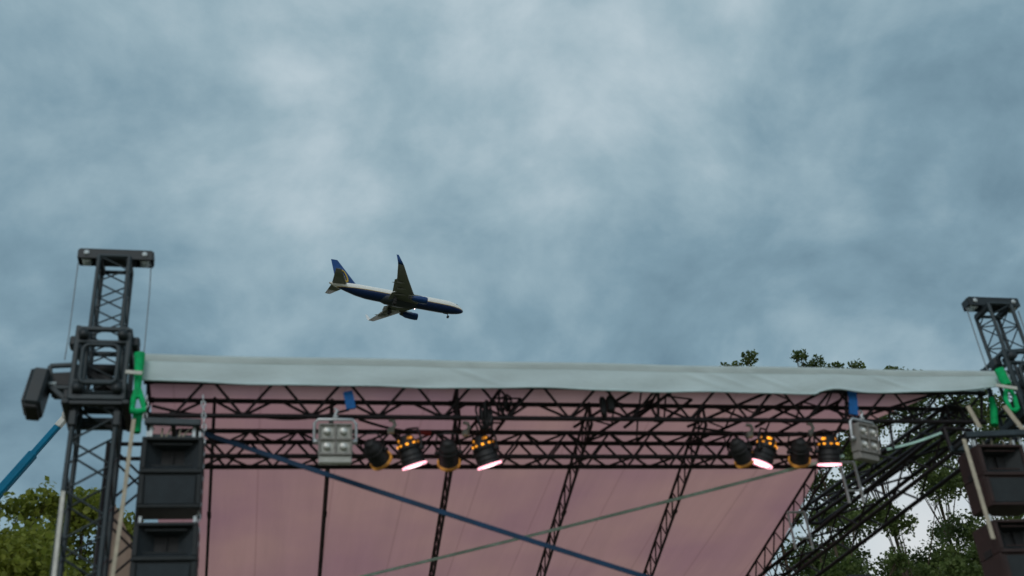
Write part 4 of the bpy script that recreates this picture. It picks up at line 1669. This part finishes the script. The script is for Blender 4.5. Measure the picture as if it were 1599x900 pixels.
        ll.lathe([(0.0, 0.16), (0.16, 0.08), (0.2, 0.0), (0, -0.05)], 12, (5.8, s * 2.0, -1.2), (0.9, -0.0, -0.3))
        ll.build('landing_light', M['landing'], root, True)
    # fin: chord runs along -x, thickness along y
    fn = MB()
    airfoil_slab(fn, [((-9.2, 0, 1.75), 3.5, 0.02, (0, 1, 0)), ((-12.2, 0, 2.25), 5.8, 0.07, (0, 1, 0)), ((-17.9, 0, 8.9), 1.9, 0.08, (0, 1, 0))])
    fin = fn.build('tail_fin', M['fin'], root, True)
    # yellow harp emblem: curved neck, pillar and strings, slightly proud of the fin
    hp = MB()
    for s in (-1, 1):
        def P(x, z):
            return Vector((x, s * 0.30, z))
        ou = [(-16.9, 2.3), (-17.2, 3.6), (-17.1, 4.9), (-16.5, 5.7), (-15.9, 5.5), (-16.2, 4.6), (-16.0, 3.4), (-15.5, 2.3)]
        hp.path([P(*q) for q in ou[:4]], 0.22, 6)
        hp.path([P(-16.5, 5.7), P(-15.8, 5.3), P(-15.2, 4.4), P(-14.7, 3.4), P(-14.5, 2.4)], 0.20, 6)
        hp.path([P(-16.9, 2.3), P(-15.7, 2.0), P(-14.5, 2.4)], 0.26, 6)
        for k in range(4):
            x = -16.5 + 0.45 * k
            hp.path([P(x, 2.3), P(x + 0.05, 5.2 - 0.6 * k)], 0.07, 5)
    hp.build('harp_emblem', M['yellow'], fin, True)
    ng = MB()
    ng.tube((15.0, 0, -1.5), (15.2, 0, -3.0), 0.12, 10)
    ng.box((14.6, 0, -2.1), (1.4, 0.7, 0.06))
    go = ng.build('nose_gear', M['gear'], root, True)
    wh = MB()
    for k in (-0.22, 0.22):
        wh.lathe([(0, -0.1), (0.3, -0.1), (0.36, -0.05), (0.36, 0.05), (0.3, 0.1), (0, 0.1)], 16, (15.2, k, -3.1), (0, 1, 0))
    wh.build('wheels', M['rubber'], go, True)
    # attitude, from the camera's axes: image right, image down, depth
    r1 = Vector((0.939, 0.0, 0.344)).normalized()            # components along forward, up, starboard
    r2 = Vector((0.207, -0.855, -0.475))
    r2 = (r2 - r1 * r2.dot(r1)).normalized()
    r3 = r1.cross(r2)

    def w(i):
        c = Vector((r1[i], r2[i], r3[i]))
        return right * c.x - up * c.y - back * c.z
    fwd, upw, stb = w(0), w(1), w(2)
    pos = CAM + ray(620, 466) * (339.0 / F)
    mw = Matrix(((fwd.x, -stb.x, upw.x, 0), (fwd.y, -stb.y, upw.y, 0), (fwd.z, -stb.z, upw.z, 0), (0, 0, 0, 1)))
    root.rotation_euler = mw.to_euler()
    root.location = pos


airliner()
